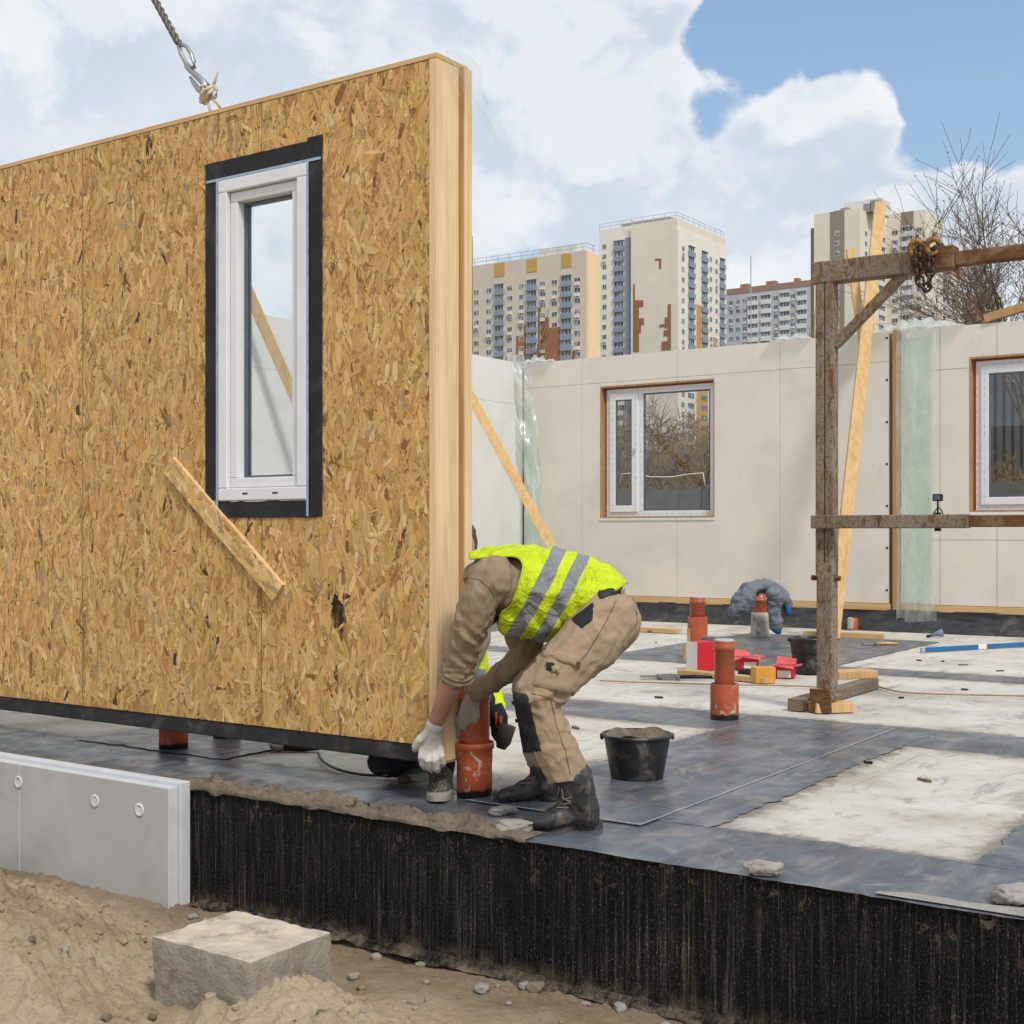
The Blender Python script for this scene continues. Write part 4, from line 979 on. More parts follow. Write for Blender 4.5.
# ================================================================== cartons, bag, timber pieces
def carton(label, px, py, wd, dp, h, mats, rot=0, flap=0, lid='card_red'):
    p = onZ(px, py); t = thing('carton', label, 'box', p); ax = Matrix.Rotation(rot, 3, 'Z') @ RT; ay = Matrix.Rotation(rot, 3, 'Z') @ FW
    c = p + ay * dp / 2 + UP * (h / 2 + .004)
    m = MB(); m.obox(c, ax * wd / 2, ay * dp / 2, UP * h / 2, 0); m.m[5] = 1; m.build('box_body', mats, t, bevel=.003)
    if flap:
        m = MB(); q = c + UP * (h / 2 + .004)
        for sgn in (-1, 1):
            e = q + ax * sgn * wd / 2; f = ax * sgn * wd * .36 + UP * wd * (.05 if sgn > 0 else -.12)
            m.poly([e - ay * dp / 2, e + ay * dp / 2, e + ay * dp / 2 + f, e - ay * dp / 2 + f])
        e = q - ay * dp / 2; m.poly([e - ax * wd / 2, e + ax * wd / 2, e + ax * wd / 2 - ay * dp * .35 - UP * .015, e - ax * wd / 2 - ay * dp * .38 + UP * .012])
        e = q + ay * dp / 2; m.poly([e - ax * wd / 2, e + ax * wd / 2, e + ax * wd / 2 + ay * dp * .45 + UP * .035, e - ax * wd / 2 + ay * dp * .42 + UP * .055])
        m.build('flap', 'card_red_sunlit', t, solid=.003)  # flaps take the pinker red with sunlight painted in
        m = MB(); m.obox(c - ay * (dp / 2 + .002) - UP * h * .12, ax * wd * .34, ay * .0012, UP * h * .3); m.build('paper_label', 'card_white', t)
    return t
carton('tall red and white carton standing between the two orange pipes', 706, 671.5, .185, .14, .235, ['card_red', 'card_white'], .55)
t_ = onZ(707, 669) + UP * .243
o = jitter_solid(((t_.x, t_.y + .05, t_.z), .085, .05, .03, .3), 'work_glove', 'jacket_grey', sub=3); tag(o, 'crumpled grey cloth lying on top of the tall red carton', 'cloth')
carton('open red carton with raised flaps tinted a sunlit pink, left of the orange carton', 750, 671, .16, .16, .100, ['card_red', 'card_red'], .25, 1)
carton('open red carton with white label, right of the orange carton', 784, 679, .15, .17, .09, ['card_red', 'card_red'], -.3, 1)
carton('small orange carton in front of the open red cartons', 766, 684, .155, .11, .118, ['card_orange', 'card_orange'], .2)
p = onZ(746, 677); o = jitter_solid(((p.x, p.y, .035), .075, .05, .034, .2), 'tool_bag', 'black_cloth', sub=3); tag(o, 'small black pouch lying in front of the open red cartons', 'pouch')
p = onZ(729, 668); m = MB(); m.obox(p + UP * .05 + FW * .1, RT * .05, FW * .05, UP * .048); tag(m.build('carton', 'card_red', bevel=.003), 'little red carton just right behind the splashed pipe', 'box')
def timber(label, a, b, w, h, mat='pine_brace', z=0, name='timber_piece'):
    a, b = onZ(*a), onZ(*b); m = MB(); m.beam(a + UP * (z + h / 2 + .006), b + UP * (z + h / 2 + .006), w, h); return tag(m.build(name, mat, bevel=.004), label, 'timber')
timber('flat pale timber under the red carton and the splashed pipe', (681, 675), (768, 684), .10, .04)
timber('loose batten on the far slab, left beside the worker', (600, 630), (679, 634), .09, .05, 'pine_long')
timber('loose batten lying beyond the rusty post', (804, 637), (884, 640), .08, .06, 'pine_long')
timber('weathered dark beam under the foot of the rusty post', (795, 712), (872, 689), .10, .075, 'old_timber')
timber('pale block wedged under the front of the rusty post foot', (812, 713), (850, 712), .14, .06)
timber('pale block lying on the dark beam behind the rusty post', (832, 690), (871, 688), .17, .055, z=.075)
# blue spirit level
a, b = onZ(923, 653), onZ(1062, 645); d = (b - a).normalized(); lv = thing('spirit_level', 'long blue spirit level lying on the slab at the right edge', 'spirit level', a); n = Vector((-d.y, d.x, 0)); L = (b - a).length
m = MB(); m.obox((a + b) / 2 + UP * .028, d * L / 2, n * .013, UP * .022); m.build('bar', 'level_blue', lv, bevel=.003)
for q in (.015, L - .015): m = MB(); m.obox(a + d * (q - .02) + UP * .028, d * .02, n * .0145, UP * .0235); m.build('end_cap', 'cap_grey', lv, bevel=.003)
m = MB(); m.obox(a + d * L * .405 + UP * .028, d * .055, n * .0145, UP * .0232); m.build('vial', 'card_white', lv, bevel=.003)
# small tools and scraps
def tool(label, px, py, ang, L, name='hand_tool', head='tool_steel', hand='pine_dark'):
    p = onZ(px, py); d = (RT * math.cos(ang) + FW * math.sin(ang)); n = Vector((-d.y, d.x, 0)); t = thing(name, label, 'tool', p)
    m = MB(); m.tube([p + UP * .022, p + d * L * .5 + UP * .026, p + d * L + UP * .022], [.014, .016, .012], 8); m.build('handle', hand, t, smooth=True)
    m = MB(); m.obox(p - d * .07 + UP * .022, d * .075, n * .028, UP * .006); m.obox(p + UP * .02, d * .012, n * .05, UP * .014); m.build('head', head, t, bevel=.002); return t
tool('pale-handled trowel lying on the far slab right of the rusty post', 876, 646, .1, .22, 'trowel', hand='pine_brace')
tool('grey tongs-like tool lying left of the tall red carton', 659, 679, .15, .14, 'pliers', hand='tool_steel')
tool('hammer with dark handle lying left of the splashed pipe', 678, 680, -.05, .26, 'hammer', hand='plastic_black')
p = onZ(936, 638); c = Vector((p.x, p.y, .045)); o = thing('funnel', 'small blue-grey cone lying near the foot of the back wall', 'cone', (p.x, p.y, 0))
m = MB(); m.tube([c - RT * .06 - UP * .02, c + RT * .01, c + RT * .065 + UP * .012], [.012, .028, .045], 14); m.build('cone_body', 'tarp_blue', o, smooth=True)
m = MB(); m.tube([c - RT * .10 - UP * .028, c - RT * .056 - UP * .02], [.016, .015], 8); m.build('cone_tip', 'plastic_black', o, smooth=True)
p = onZ(689, 664); m = MB(); m.obox(p + UP * .10, RT * .05, FW * .006, UP * .07); m.tube([p + UP * .16, p + UP * .30 + FW * .03], .014, 8); tag(m.build('trowel', 'pine_dark', bevel=.003), 'brown-handled trowel leaning on the farther orange pipe', 'tool')
p = onZ(640, 629) - RT * .1; c = Vector((p.x, p.y, 0)); m = MB()
for k in range(4): m.tube([c + RT * (-.25 + .3 * k) + UP * .01, c + RT * (-.1 + .3 * k) + FW * .08 + UP * .012], .008, 5)
rs = random.Random(5)
SC = [(655, 642), (668, 648), (772, 730), (835, 733), (850, 660), (870, 652), (992, 636), (945, 662), (960, 666), (918, 660), (966, 690), (1000, 672), (925, 781), (870, 762), (660, 700), (905, 700), (575, 728)]
for k, (px, py) in enumerate(SC):
    p = onZ(px + rs.uniform(-4, 4), py + rs.uniform(-2, 2)); m = MB(); n = rs.randint(5, 8); s = rs.uniform(.010, .026); th = rs.uniform(0, 3); pts = []
    for j in range(n):
        a = j * 2 * math.pi / n; r = s * rs.uniform(.5, 1.2); q = Matrix.Rotation(th, 3, 'Z') @ Vector((r * 1.9 * math.cos(a), r * .7 * math.sin(a), 0)); pts.append(p + q + UP * (.0095 + rs.uniform(0, .004)))
    m.poly(pts); base = [Vector((q.x, q.y, .0)) for q in pts]
    for j in range(n): m.poly([base[j], base[(j + 1) % n], pts[(j + 1) % n], pts[j]])
    tag(m.build('debris_scrap', rs.choice(['gasket_black', 'old_timber', 'mortar', 'gasket_black'])), 'small dark flat scrap of debris lying on the concrete slab', 'scrap', 'scraps of debris strewn on the slab')
# thin wire across the slab and black cable under the panel
def wire(name, label, pts, r, mat, cat):
    P = [onZ(x, y) + UP * (r + .012) for x, y in pts]; Q = []
    for k in range(len(P) - 1):
        a, b = P[max(k - 1, 0)], P[k]; c, d = P[k + 1], P[min(k + 2, len(P) - 1)]
        for j in range(8):
            t = j / 8; Q.append(.5 * ((2 * b) + (c - a) * t + (2 * a - 5 * b + 4 * c - d) * t * t + (3 * b - a - 3 * c + d) * t ** 3))
    Q.append(P[-1]); m = MB(); m.tube(Q, r, 6); return tag(m.build(name, mat, smooth=True), label, cat)
wire('wire', 'thin brown wire crossing the slab from the worker to behind the rusty post', [(600, 683), (650, 685), (720, 687), (780, 688), (830, 690)], .006, 'pine_dark', 'wire')
wire('wire', 'thin brown wire curving over the slab right of the rusty post', [(873, 687), (885, 691), (905, 695), (950, 697), (1050, 699)], .006, 'pine_dark', 'wire')
wire('cable', 'black power cable trailing over the slab under the hanging panel', [(318, 757), (324, 766), (340, 774), (365, 779), (395, 779), (412, 775)], .007, 'plastic_black', 'cable')
p = onZ(302, 752) ; t = thing('grinder', 'grey and black power tool lying under the hanging panel', 'power tool', p)
c = p + UP * .035; m = MB(); m.tube([c - RT * .09, c, c + RT * .09], [.03, .034, .026], 12); m.build('motor_body', 'plastic_black', t, smooth=True)
m = MB(); m.tube([c - RT * .09, c - RT * .13, c - RT * .16 + FW * .01], [.03, .035, .02], 12); m.build('gear_head', 'galvanised', t, smooth=True)
m = MB(); m.tube([c - RT * .11 + FW * .03, c - RT * .08 + FW * .14], [.014, .016], 8); m.build('side_handle', 'pine_dark', t, smooth=True)

# ================================================================== mortar, lumps, block, insulation boards, stones
m = MB(); xa, xb = onZ(188, 780).x, onZ(536, 838).x
def fn(u, v):
    x = xa + (xb - xa) * u; q = Vector((x * 5, v * 3, 1)); w = .13 + .06 * mnoise.noise(Vector((x * 3, 0, 0))) + (.04 if u < .55 else 0)
    y = SY0 - .022 - .02 * mnoise.noise(q * 2) + w * v + (.03 * mnoise.noise(q * 1.5) if v == 1 else 0)
    e = min(1, 4 * v * (1 - v) + .05) * min(1, 10 * u, 10 * (1 - u))
    h = e * (.020 + .030 * mnoise.noise(q) + .026 * mnoise.noise(q * 2.3) + .020 * mnoise.noise(q * 5.7) + .012 * mnoise.noise(q * 12))
    if v == 0: return (x, y + .008, -.004 - .022 * max(0, mnoise.noise(Vector((x * 9, 2, 2)))))
    return (x, y, .008 + max(0, h))
m.grid(fn, 260, 22); tag(m.build('mortar_bed', 'mortar', smooth=True), 'lumpy brown bed of mortar along the front edge of the slab under the panel', 'mortar')
for (px, py, sx, sy, sz, rot, lab) in ((515, 833, .085, .055, .026, .2, 'flat grey concrete lump on the slab edge under the toe of the worker boot'), (503, 816, .07, .035, .02, .5, 'pale flat concrete flake behind the lump by the worker boot'), (763, 876, .075, .045, .028, -.1, 'grey concrete lump on the front edge of the slab right of the bucket'),
                                       (1013, 905, .07, .06, .035, .3, 'grey concrete lump at the right edge of the photo')):
    p = onZ(px, py); tag(jitter_solid(((p.x, p.y, .012 + sz * .55), sx, sy, sz, rot + YAW), 'concrete_lump', 'grey_lump', sub=4), lab, 'lump')
m = MB(); xa2, xb2 = onZ(872, 897).x, onZ(1040, 920).x
def fn(u, v):
    x = xa2 + (xb2 - xa2) * u; q = Vector((x * 6, v * 3, 8)); e = min(1, 4 * v * (1 - v)) * min(1, 5 * u)
    return (x, SY0 + .002 + .10 * v * (.35 + .65 * u) + .02 * mnoise.noise(q) * v, .008 + e * (.006 + .006 * mnoise.noise(q * 2)))
m.grid(fn, 50, 8); tag(m.build('mortar_smear', 'grey_lump', smooth=True), 'thin grey mortar smear along the slab edge at the right', 'mortar')
# concrete block
m = MB(); zb, zt = -.62, -.262
m.v = []; 
bx0, bx1, by0, by1 = -3.557, -3.088, 3.02, 3.405
def fnb(face):
    def f(u, v):
        p = face(u, v); q = p * 5.0
        e = .008 * mnoise.noise(q) + .005 * mnoise.noise(q * 3.1) + .004 * mnoise.noise(q * 8)
        c = Vector(((bx0 + bx1) / 2, (by0 + by1) / 2, (zb + zt) / 2)); d = (p - c)
        r = .0015 * sum(1 for a, h in ((d.x, (bx1 - bx0) / 2), (d.y, (by1 - by0) / 2), (d.z, (zt - zb) / 2)) if abs(abs(a) - h) < 1e-5) - .0015
        return p + d.normalized() * (e - r * (1 + 2.5 * max(0, mnoise.noise(q * 2 + Vector((3, 3, 3))))))
    return f
V = Vector
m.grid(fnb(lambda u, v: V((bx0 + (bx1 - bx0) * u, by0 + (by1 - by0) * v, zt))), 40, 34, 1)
m.grid(fnb(lambda u, v: V((bx0 + (bx1 - bx0) * u, by0, zb + (zt - zb) * v))), 40, 30, 0); m.grid(fnb(lambda u, v: V((bx1, by0 + (by1 - by0) * u, zb + (zt - zb) * v))), 34, 30, 0)
m.grid(fnb(lambda u, v: V((bx0 + (bx1 - bx0) * (1 - u), by1, zb + (zt - zb) * v))), 40, 30, 0); m.grid(fnb(lambda u, v: V((bx0, by0 + (by1 - by0) * (1 - u), zb + (zt - zb) * v))), 34, 30, 0)
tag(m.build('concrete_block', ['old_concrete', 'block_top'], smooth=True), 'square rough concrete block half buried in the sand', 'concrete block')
# insulation boards
def insul(label, x0, x1, plugs, tongue=.018):
    y0, y1, z0, z1 = 3.862, 3.968, -.512, .032; t = thing('insulation_board', label, 'insulation board', ((x0 + x1) / 2, y0, z0))
    m = MB(); m.box(x0, x1 - .002, y0, y0 + .052, z0, z1 - .018, 0); m.m[3] = 1; m.m[1] = 1; m.build('front_layer', ['insulation_grey', 'insulation_pale'], t, bevel=.004)  # top and right end paler: light falling there put into the colour
    m = MB(); m.box(x0, x1 + tongue, y0 + .0525, y1, z0 + .004, z1, 0); m.build('rear_layer', 'insulation_pale', t, bevel=.004)
    for px, py in plugs:
        p = onY(px, py, y0); k = MB(); c = Vector((p.x, y0, p.z)); n = 20
        ringp = [(.030, .000), (.030, -.004), (.022, -.005), (.018, -.001), (.008, -.002), (.001, -.002)]; b = len(k.v)
        for r, d in ringp:
            for j in range(n): k.v.append(c + V((r * math.cos(j * 2 * math.pi / n), d, r * math.sin(j * 2 * math.pi / n))))
        for a in range(len(ringp) - 1):
            for j in range(n): k.f.append([b + a * n + j, b + a * n + (j + 1) % n, b + (a + 1) * n + (j + 1) % n, b + (a + 1) * n + j]); k.m.append(0)
        k.build('dowel_plug', 'plug_white', t, smooth=True)
xe = onX(190, 903, -4.43).x; xm = onY(19.5, 780, 3.862).x
insul('grey insulation board with three round white dowel plugs leaning on the black foundation', xm + .002, -4.445, [(18.5, 782), (95, 801), (139.5, 810)])
insul('grey insulation board at the left edge, next to the board with the dowel plugs', xm - 1.2, xm + .001, [], -.001)
# stones and crumbs
rs = random.Random(21)
for k in range(24):
    u = rs.random(); x = -4.25 + 2.5 * u; y = 3.96 - abs(rs.gauss(0, .10)) - .02; s = rs.triangular(.008, .042, .014)
    tag(jitter_solid(((x, y, gz(x, y) + s * .4), s * rs.uniform(.9, 1.5), s, s * .6, rs.uniform(0, 3)), 'stone', rs.choice(['grey_lump', 'old_concrete', 'grey_lump', 'old_concrete']), sub=3), 'small broken stone at the foot of the black foundation', 'stone', 'stones along the foot of the foundation')
for k in range(170):
    x, y = rs.uniform(-5.2, -2.3), rs.uniform(2.7, 3.75); s = rs.triangular(.005, .026, .007)
    if bx0 - .03 < x < bx1 + .03 and by0 - .03 < y < by1 + .03: continue
    tag(jitter_solid(((x, y, gz(x, y) + s * .35), s * rs.uniform(.9, 1.4), s, s * .75, rs.uniform(0, 3)), 'clod', rs.choice(['sandy_soil', 'sandy_soil', 'sandy_soil', 'sandy_soil', 'sandy_soil', 'sandy_soil', 'sandy_soil', 'sandy_soil', 'sandy_soil', 'old_concrete', 'mortar']), sub=2), 'small clod or pebble lying on the sand heap', 'clod', 'clods on the sand heaps')
p = V((-4.62, 3.05, 0)); p.z = gz(p.x, p.y) + .015
m = MB(); m.obox(p, V((.05, .02, .01)), V((-.015, .035, .0)), V((0, -.004, .008))); tag(m.build('foam_scrap', 'insulation_pale', bevel=.003), 'pale bluish scrap of foam on the sand at the left', 'scrap')
m = MB(); xs0, xs1 = -4.42, -1.75
def fn(u, v):
    x = xs0 + (xs1 - xs0) * u; q = V((x * 7, v * 2, 5)); n = mnoise.noise(q) + .5 * mnoise.noise(q * 2.7)
    return (x, SY0 - .008 - v * (.035 + .03 * max(0, n)) , G0 + .035 + .02 * n - .03 * v + .02 * max(0, mnoise.noise(q * 1.7)))
m.grid(fn, 160, 4); tag(m.build('membrane_edge', 'bitumen_coating', smooth=True), 'torn black membrane edge sticking out at the foot of the foundation', 'membrane')

# ================================================================== jacket over the far pipe
J = lambda x, y, r, d=0, k=1.0: (at(x, y, 13.75 + d), r * 13.75 / FPX, r * k * 13.75 / FPX)
def jd(p, n):
    q = p * 7; r = 1 - 2 * abs(mnoise.noise(q * 1.6 + Vector((3, 1, 2))))
    return .022 * mnoise.noise(q) + .022 * r + .014 * mnoise.noise(q * 3.3) + .008 * abs(math.sin(p.z * 95 + 2 * mnoise.noise(q)))
jk = thing('jacket', 'grey-blue work jacket draped over the concrete-coated pipe', 'jacket', at(760, 590, 13.75))
me = blob_mesh([[J(735, 612, 5, -.1, 1.3), J(741, 601, 8, -.1, 1.3), J(750, 590, 7, -.05, 1.6), J(760, 585.5, 4.5, 0, 2.2), J(771, 588, 6, 0, 1.8), J(779, 598, 8, -.02, 1.5), J(783, 606, 6, 0, 1.4)], [J(774, 603, 5.5, -.12), J(776, 615, 5, -.13), J(776, 626, 4.2, -.13)], [J(745, 603, 7, -.1, 1.2), J(741, 612, 4, -.1, 1.2)], [J(744, 598, 8, -.12, 1)], [J(774, 594, 6, -.15, 1), J(779, 601, 6, -.15, 1)]], .014, 2, jd)
blob_obj('shell', me, 'jacket_grey', jk, ORI[jk.name])
for ch_ in ([J(785, 604, 3.4, -.08), J(788, 612, 2.6, -.08)], [J(775, 628, 3.2, -.15), J(779, 632, 2.4, -.15)]): blob_obj('lining', blob_mesh([ch_], .012, 2, lambda p, n: .4 * jd(p, n)), 'jacket_blue', jk, ORI[jk.name])
# ================================================================== people
def J(x, y, d, r, k=1.0):
    """joint: surveyed point at a depth, radius in photo pixels, depth/height ratio of the section"""
    return (at(x, y, d), r * d / FPX, r * k * d / FPX)
def folds(amp, freq, dirv, seed=0):
    dirv = dirv.normalized()
    def f(p, n):
        q = p * freq + Vector((seed, seed * 2, 0)); s = p.dot(dirv) * freq * 2.1
        w = mnoise.noise(Vector((q.x * .8, q.y * .8, s))) + .5 * mnoise.noise(q * 2.1)
        ridge = 1 - abs(mnoise.noise(q * 1.15 + Vector((4, 4, 4)))) * 2.2
        return amp * (w * .8 + max(-.4, ridge) * .55)
    return f
def ridges(p, axis, freq, stretch, seed=0.0):
    al = p.dot(axis); q = p * freq - axis * (al * freq * (1 - stretch)) + Vector((seed, seed * 1.7, seed * .6))
    r = 1 - abs(mnoise.noise(q) + .35 * mnoise.noise(q * 2.2)) * 2.6
    return max(-.35, r) if r < 0 else r ** 1.5
AX_ARM = (UP * -.95 - RT * .25 + RT * .12).normalized(); AX_THIGH = (RT * .72 + UP * .69).normalized(); AX_BACK = (RT * .95 - UP * .3).normalized()
def sewn(*a, **k): return sewn_patch(*a, **k)
def shoe_sole(name, mat, parent, toe, heel, wd, h, z0=.004):
    h += .004
    toe, heel = Vector((toe.x, toe.y, z0)), Vector((heel.x, heel.y, z0)); d = (toe - heel); L = d.length; d.normalize(); n = Vector((-d.y, d.x, 0)); out = []
    for j in range(28):
        a = 2 * math.pi * j / 28; u = math.cos(a); v = math.sin(a); u = math.copysign(abs(u) ** .75, u)
        out.append(heel + d * (L * .5 + u * L * .5) + n * (math.copysign(abs(v) ** .8, v) * wd * .5 * (1.0 if u > 0 else .80 + .1 * (1 + u) - .08 * math.exp(-((u + .1) / .3) ** 2))))
    m = MB(); top = [p + UP * (h + .010 * max(0, ((p - heel).dot(d) / L - .75) * 4)) for p in out]
    bot = [p + UP * (.016 * max(0, (p - heel).dot(d) / L - .78) * 4) for p in out]
    m.poly(top); m.poly(bot[::-1])
    for j in range(28): m.poly([bot[j], bot[(j + 1) % 28], top[(j + 1) % 28], top[j]])
    return m.build(name, mat, parent, bevel=.004)

# ---------------- the bending worker
W1 = thing('person', 'bending worker in yellow reflective vest and khaki work trousers gripping the panel corner', 'person', onZ(567, 828))
o1 = ORI[W1.name]
HIPN, HIPF = (602, 622, 5.06), (602, 622, 5.30)
body = [[J(600, 618, 5.18, 26, 1.3), J(540, 592, 5.20, 24, 1.35), J(498, 580, 5.22, 20, 1.7), J(484, 576, 5.22, 13), J(477, 592, 5.22, 13)],      # trunk and neck
        [J(480, 600, 5.22, 20, .92), J(477, 611, 5.22, 19.5, .88)], [J(470, 616, 5.22, 13, .85), J(468, 623, 5.22, 9, .8)], [J(461, 610, 5.22, 3.2), J(459, 607, 5.22, 3)],   # skull, jaw, nose
        [J(483, 610, 5.14, 4.5, .4)], [J(483, 610, 5.30, 4.5, .4)],                                                                                   # ears
        [J(489, 582, 5.08, 14), J(470, 622, 5.10, 11), J(461, 652, 5.16, 10.5), J(455, 672, 5.22, 11), J(449, 690, 5.29, 12), J(440, 712, 5.37, 9.2), J(434, 726, 5.41, 8.2)],   # near arm
        [J(496, 588, 5.38, 14), J(522, 630, 5.42, 11), J(527, 654, 5.44, 10), J(500, 674, 5.47, 9), J(476, 692, 5.50, 8)],                             # far arm
        [J(602, 624, 5.07, 26), J(565, 660, 4.99, 20), J(533, 692, 4.95, 17), J(549, 735, 4.95, 14), J(572, 785, 4.95, 10), J(578, 812, 4.95, 8), J(556, 818, 4.94, 5)],
        [J(602, 624, 5.31, 26), J(564, 662, 5.36, 19), J(531, 691, 5.40, 14), J(539, 735, 5.42, 12), J(545, 770, 5.44, 10), J(547, 786, 5.44, 7), J(525, 790, 5.44, 4)]]
b1 = blob_obj('body', blob_mesh(body, .0075, 5), 'skin', W1, o1)
hair = blob_mesh([[J(482, 598, 5.22, 21, .92), J(482, 609, 5.22, 20, .9)], [J(488, 594, 5.22, 15, .9)]], .008, 3, lambda p, n: .006 * mnoise.noise(p * 60))
blob_obj('hair', hair, 'hair_brown', W1, o1, cut=lambda c, n: (c - at(469, 620, 5.22)).length < .078)
for d in (5.185, 5.255):
    m = MB(); e = at(459.5, 613, d); m.lathe(e - UP * .006, [(.001, 0), (.005, .002), (.0065, .006), (.005, .010), (.001, .012)], 10); m.build('eye', 'pvc_white', W1, smooth=True)
DT = VD
sweater = [[J(585, 608, 5.19, 27, 1.35), J(545, 594, 5.20, 30, 1.4), J(515, 587, 5.21, 32, 1.35), J(494, 581, 5.22, 27, 1.55), J(484, 578, 5.22, 18, 1.8)], [J(480, 577, 5.22, 16, 1.1)],
           [J(494, 579, 5.09, 23), J(482, 596, 5.08, 20), J(472, 622, 5.10, 17), J(464.5, 646, 5.15, 15.5), J(459.5, 662, 5.18, 15.5), J(457, 673, 5.21, 15.2)],
           [J(497, 588, 5.37, 22), J(514, 615, 5.40, 18), J(526, 640, 5.42, 17), J(527, 656, 5.44, 15.5), J(514, 666, 5.455, 13)], [J(514, 666, 5.455, 11.5), J(490, 683, 5.48, 10.5), J(476, 692, 5.50, 10.5)]]
fs = folds(.0075, 13, UP)
def sw_disp(p, n):
    a = .35 * fs(p, n) + .0085 * ridges(p, (AX_ARM + RT * .35).normalized(), 15, .33, 2) + .003 * ridges(p, AX_ARM, 34, .4, 5); e = at(463, 640, 5.14); d = (p - e).length
    a += .006 * math.sin((p - e).dot((UP * .8 + RT * .6)) * 130 + 3 * mnoise.noise(p * 9)) * math.exp(-(d / .13) ** 2)
    c = at(457, 671, 5.2); d = (p - c).length
    return a + .005 * math.sin((p - c).z * 260 + mnoise.noise(p * 14) * 2) * math.exp(-(d / .07) ** 2)
sm_ = blob_mesh(sweater, .0065, 5, sw_disp)
sweat = blob_obj('sweater', sm_, 'sweater_olive', W1, o1)
# rolled cuff, near sleeve
cA, cB = at(457.5, 670, 5.2), at(455.5, 678, 5.225); m = MB(); ax = (cB - cA).normalized(); s1 = ax.cross(FW).normalized(); s2 = ax.cross(s1)
def fn(u, v):
    t = v * 2 * math.pi; r = .062 + .007 * math.sin(u * math.pi) + .0035 * math.sin(u * 12) + .004 * mnoise.noise(Vector((math.cos(t) * 2, math.sin(t) * 2, u * 4)))
    return cA + ax * (-.012 + .052 * u) + (s1 * math.cos(t) + s2 * math.sin(t)) * (r - .012 * (u > .98) - .01 * (u < .02))
m.grid(fn, 14, 40); m.build('cuff', 'sweater_olive', sweat, smooth=True)
# vest
vest = [[J(609, 606, 5.185, 27, 1.45), J(588, 597, 5.19, 35, 1.25), J(560, 592, 5.195, 39, 1.15), J(530, 588, 5.20, 40.5, 1.12), J(505, 581, 5.21, 33, 1.35), J(487, 575, 5.22, 26, 1.45), J(477, 572, 5.22, 20, 1.3)],
        [J(517, 606, 5.20, 29, 1.2), J(541, 610, 5.20, 30, 1.3), J(552, 606, 5.20, 30, 1.3)]]
fv = folds(.010, 9, DT, 3)
def v_disp(p, n):
    a = fv(p, n); d = (p - at(550, 630, 5.0)).length
    q = p * 6.5 + Vector((1, 2, 3)); r = 1 - 2.4 * abs(mnoise.noise(Vector((q.x, q.y, q.z * .6)))); r2 = 1 - 2.4 * abs(mnoise.noise(q * 2.1))
    return a + .011 * max(-.3, r) + .005 * max(-.3, r2) + .007 * math.sin(p.dot(RT * .9 + UP * .5) * 75 + 3 * mnoise.noise(p * 8)) * math.exp(-(d / .16) ** 2)
def pxof(p):
    q = p - CAM; z = q.dot(FW); return 512 + FPX * q.dot(RT) / z, HOR - FPX * q.z / z, z
def side(px, py, a, b): return (b[0] - a[0]) * (py - a[1]) - (b[1] - a[1]) * (px - a[0])
ARM = [(462, 562), (478, 558.5), (498, 558), (510, 556.5), (519, 558), (524, 565), (522, 576), (517, 590), (512, 604), (500, 614), (489, 622), (470, 640), (440, 600)]
def inside(x, y, poly):
    c = False; j = len(poly) - 1
    for i in range(len(poly)):
        a, b = poly[i], poly[j]
        if (a[1] > y) != (b[1] > y) and x < (b[0] - a[0]) * (y - a[1]) / (b[1] - a[1]) + a[0]: c = not c
        j = i
    return c
def vest_cut(c, n):
    x, y, z = pxof(c)
    # scale both sides to the middle plane so that the far side mirrors the near one
    m = 5.20 / 5.20; xm, ym = 512 + (x - 512) * z / 5.06, HOR + (y - HOR) * z / 5.06
    if side(x, y, (630, 580), (541, 645)) < 0: return True                                   # hem
    if z < 5.2 and inside(x, y, ARM): return True                                             # near arm hole
    if z > 5.22 and inside(xm, ym, ARM): return True
    if x < 470 : return True
    if y > 612 and x < 500 and abs(z - 5.2) < .12: return True
    return False
vm_ = blob_mesh(vest, .0062, 5, v_disp)
vst = blob_obj('vest', vm_, 'hi_vis', W1, o1, cut=vest_cut, solid=.004)
# trousers
tro = [[J(606, 619, 5.18, 33.5, 1.15), J(596, 610, 5.18, 32, 1.2), J(580, 606, 5.18, 31, 1.2), J(571, 606, 5.18, 29, 1.2)],
       [J(604, 622, 5.09, 34), J(590, 642, 5.04, 31), J(566, 665, 4.99, 26), J(549, 683, 4.96, 24.5), J(537, 695, 4.95, 23), J(542, 716, 4.95, 20.5), J(553, 742, 4.95, 20.5), J(564, 765, 4.95, 20.5), J(567, 780, 4.95, 20.5)],
       [J(605, 622, 5.29, 35), J(588, 642, 5.33, 30), J(564, 662, 5.36, 25), J(532, 690, 5.40, 20), J(538, 725, 5.42, 18), J(543, 752, 5.43, 18), J(547, 765, 5.44, 17)]]
ft = folds(.0085, 10, (RT * .7 + UP), 8)
def t_disp(p, n):
    x_, y_, z_ = pxof(p); ax = AX_THIGH if y_ < 690 else (UP * .9 - RT * .35).normalized()
    dk = (p - at(545, 700, 5.0)).length; fold_ax = (RT * .9 + UP * .25).normalized() if dk < .16 or y_ > 745 else ax
    a = .3 * ft(p, n) + .0095 * ridges(p, fold_ax, 12, .38, 1) + .0035 * ridges(p, ax, 27, .4, 7)
    for (x, y, d, r, dv, fq, am) in ((552, 703, 4.95, .11, RT * .5 + UP, 95, .007), (566, 768, 4.95, .06, RT * .3 + UP, 150, .005), (590, 655, 5.0, .16, RT * .8 - UP * .5, 60, .005), (620, 640, 5.05, .15, RT - UP * .7, 55, .004)):
        c = at(x, y, d); q = (p - c); a += am * math.sin(q.dot(dv.normalized()) * fq + 7 * mnoise.noise(p * 7) + 3 * mnoise.noise(p * 17)) * math.exp(-(q.length / r) ** 2)
    return a
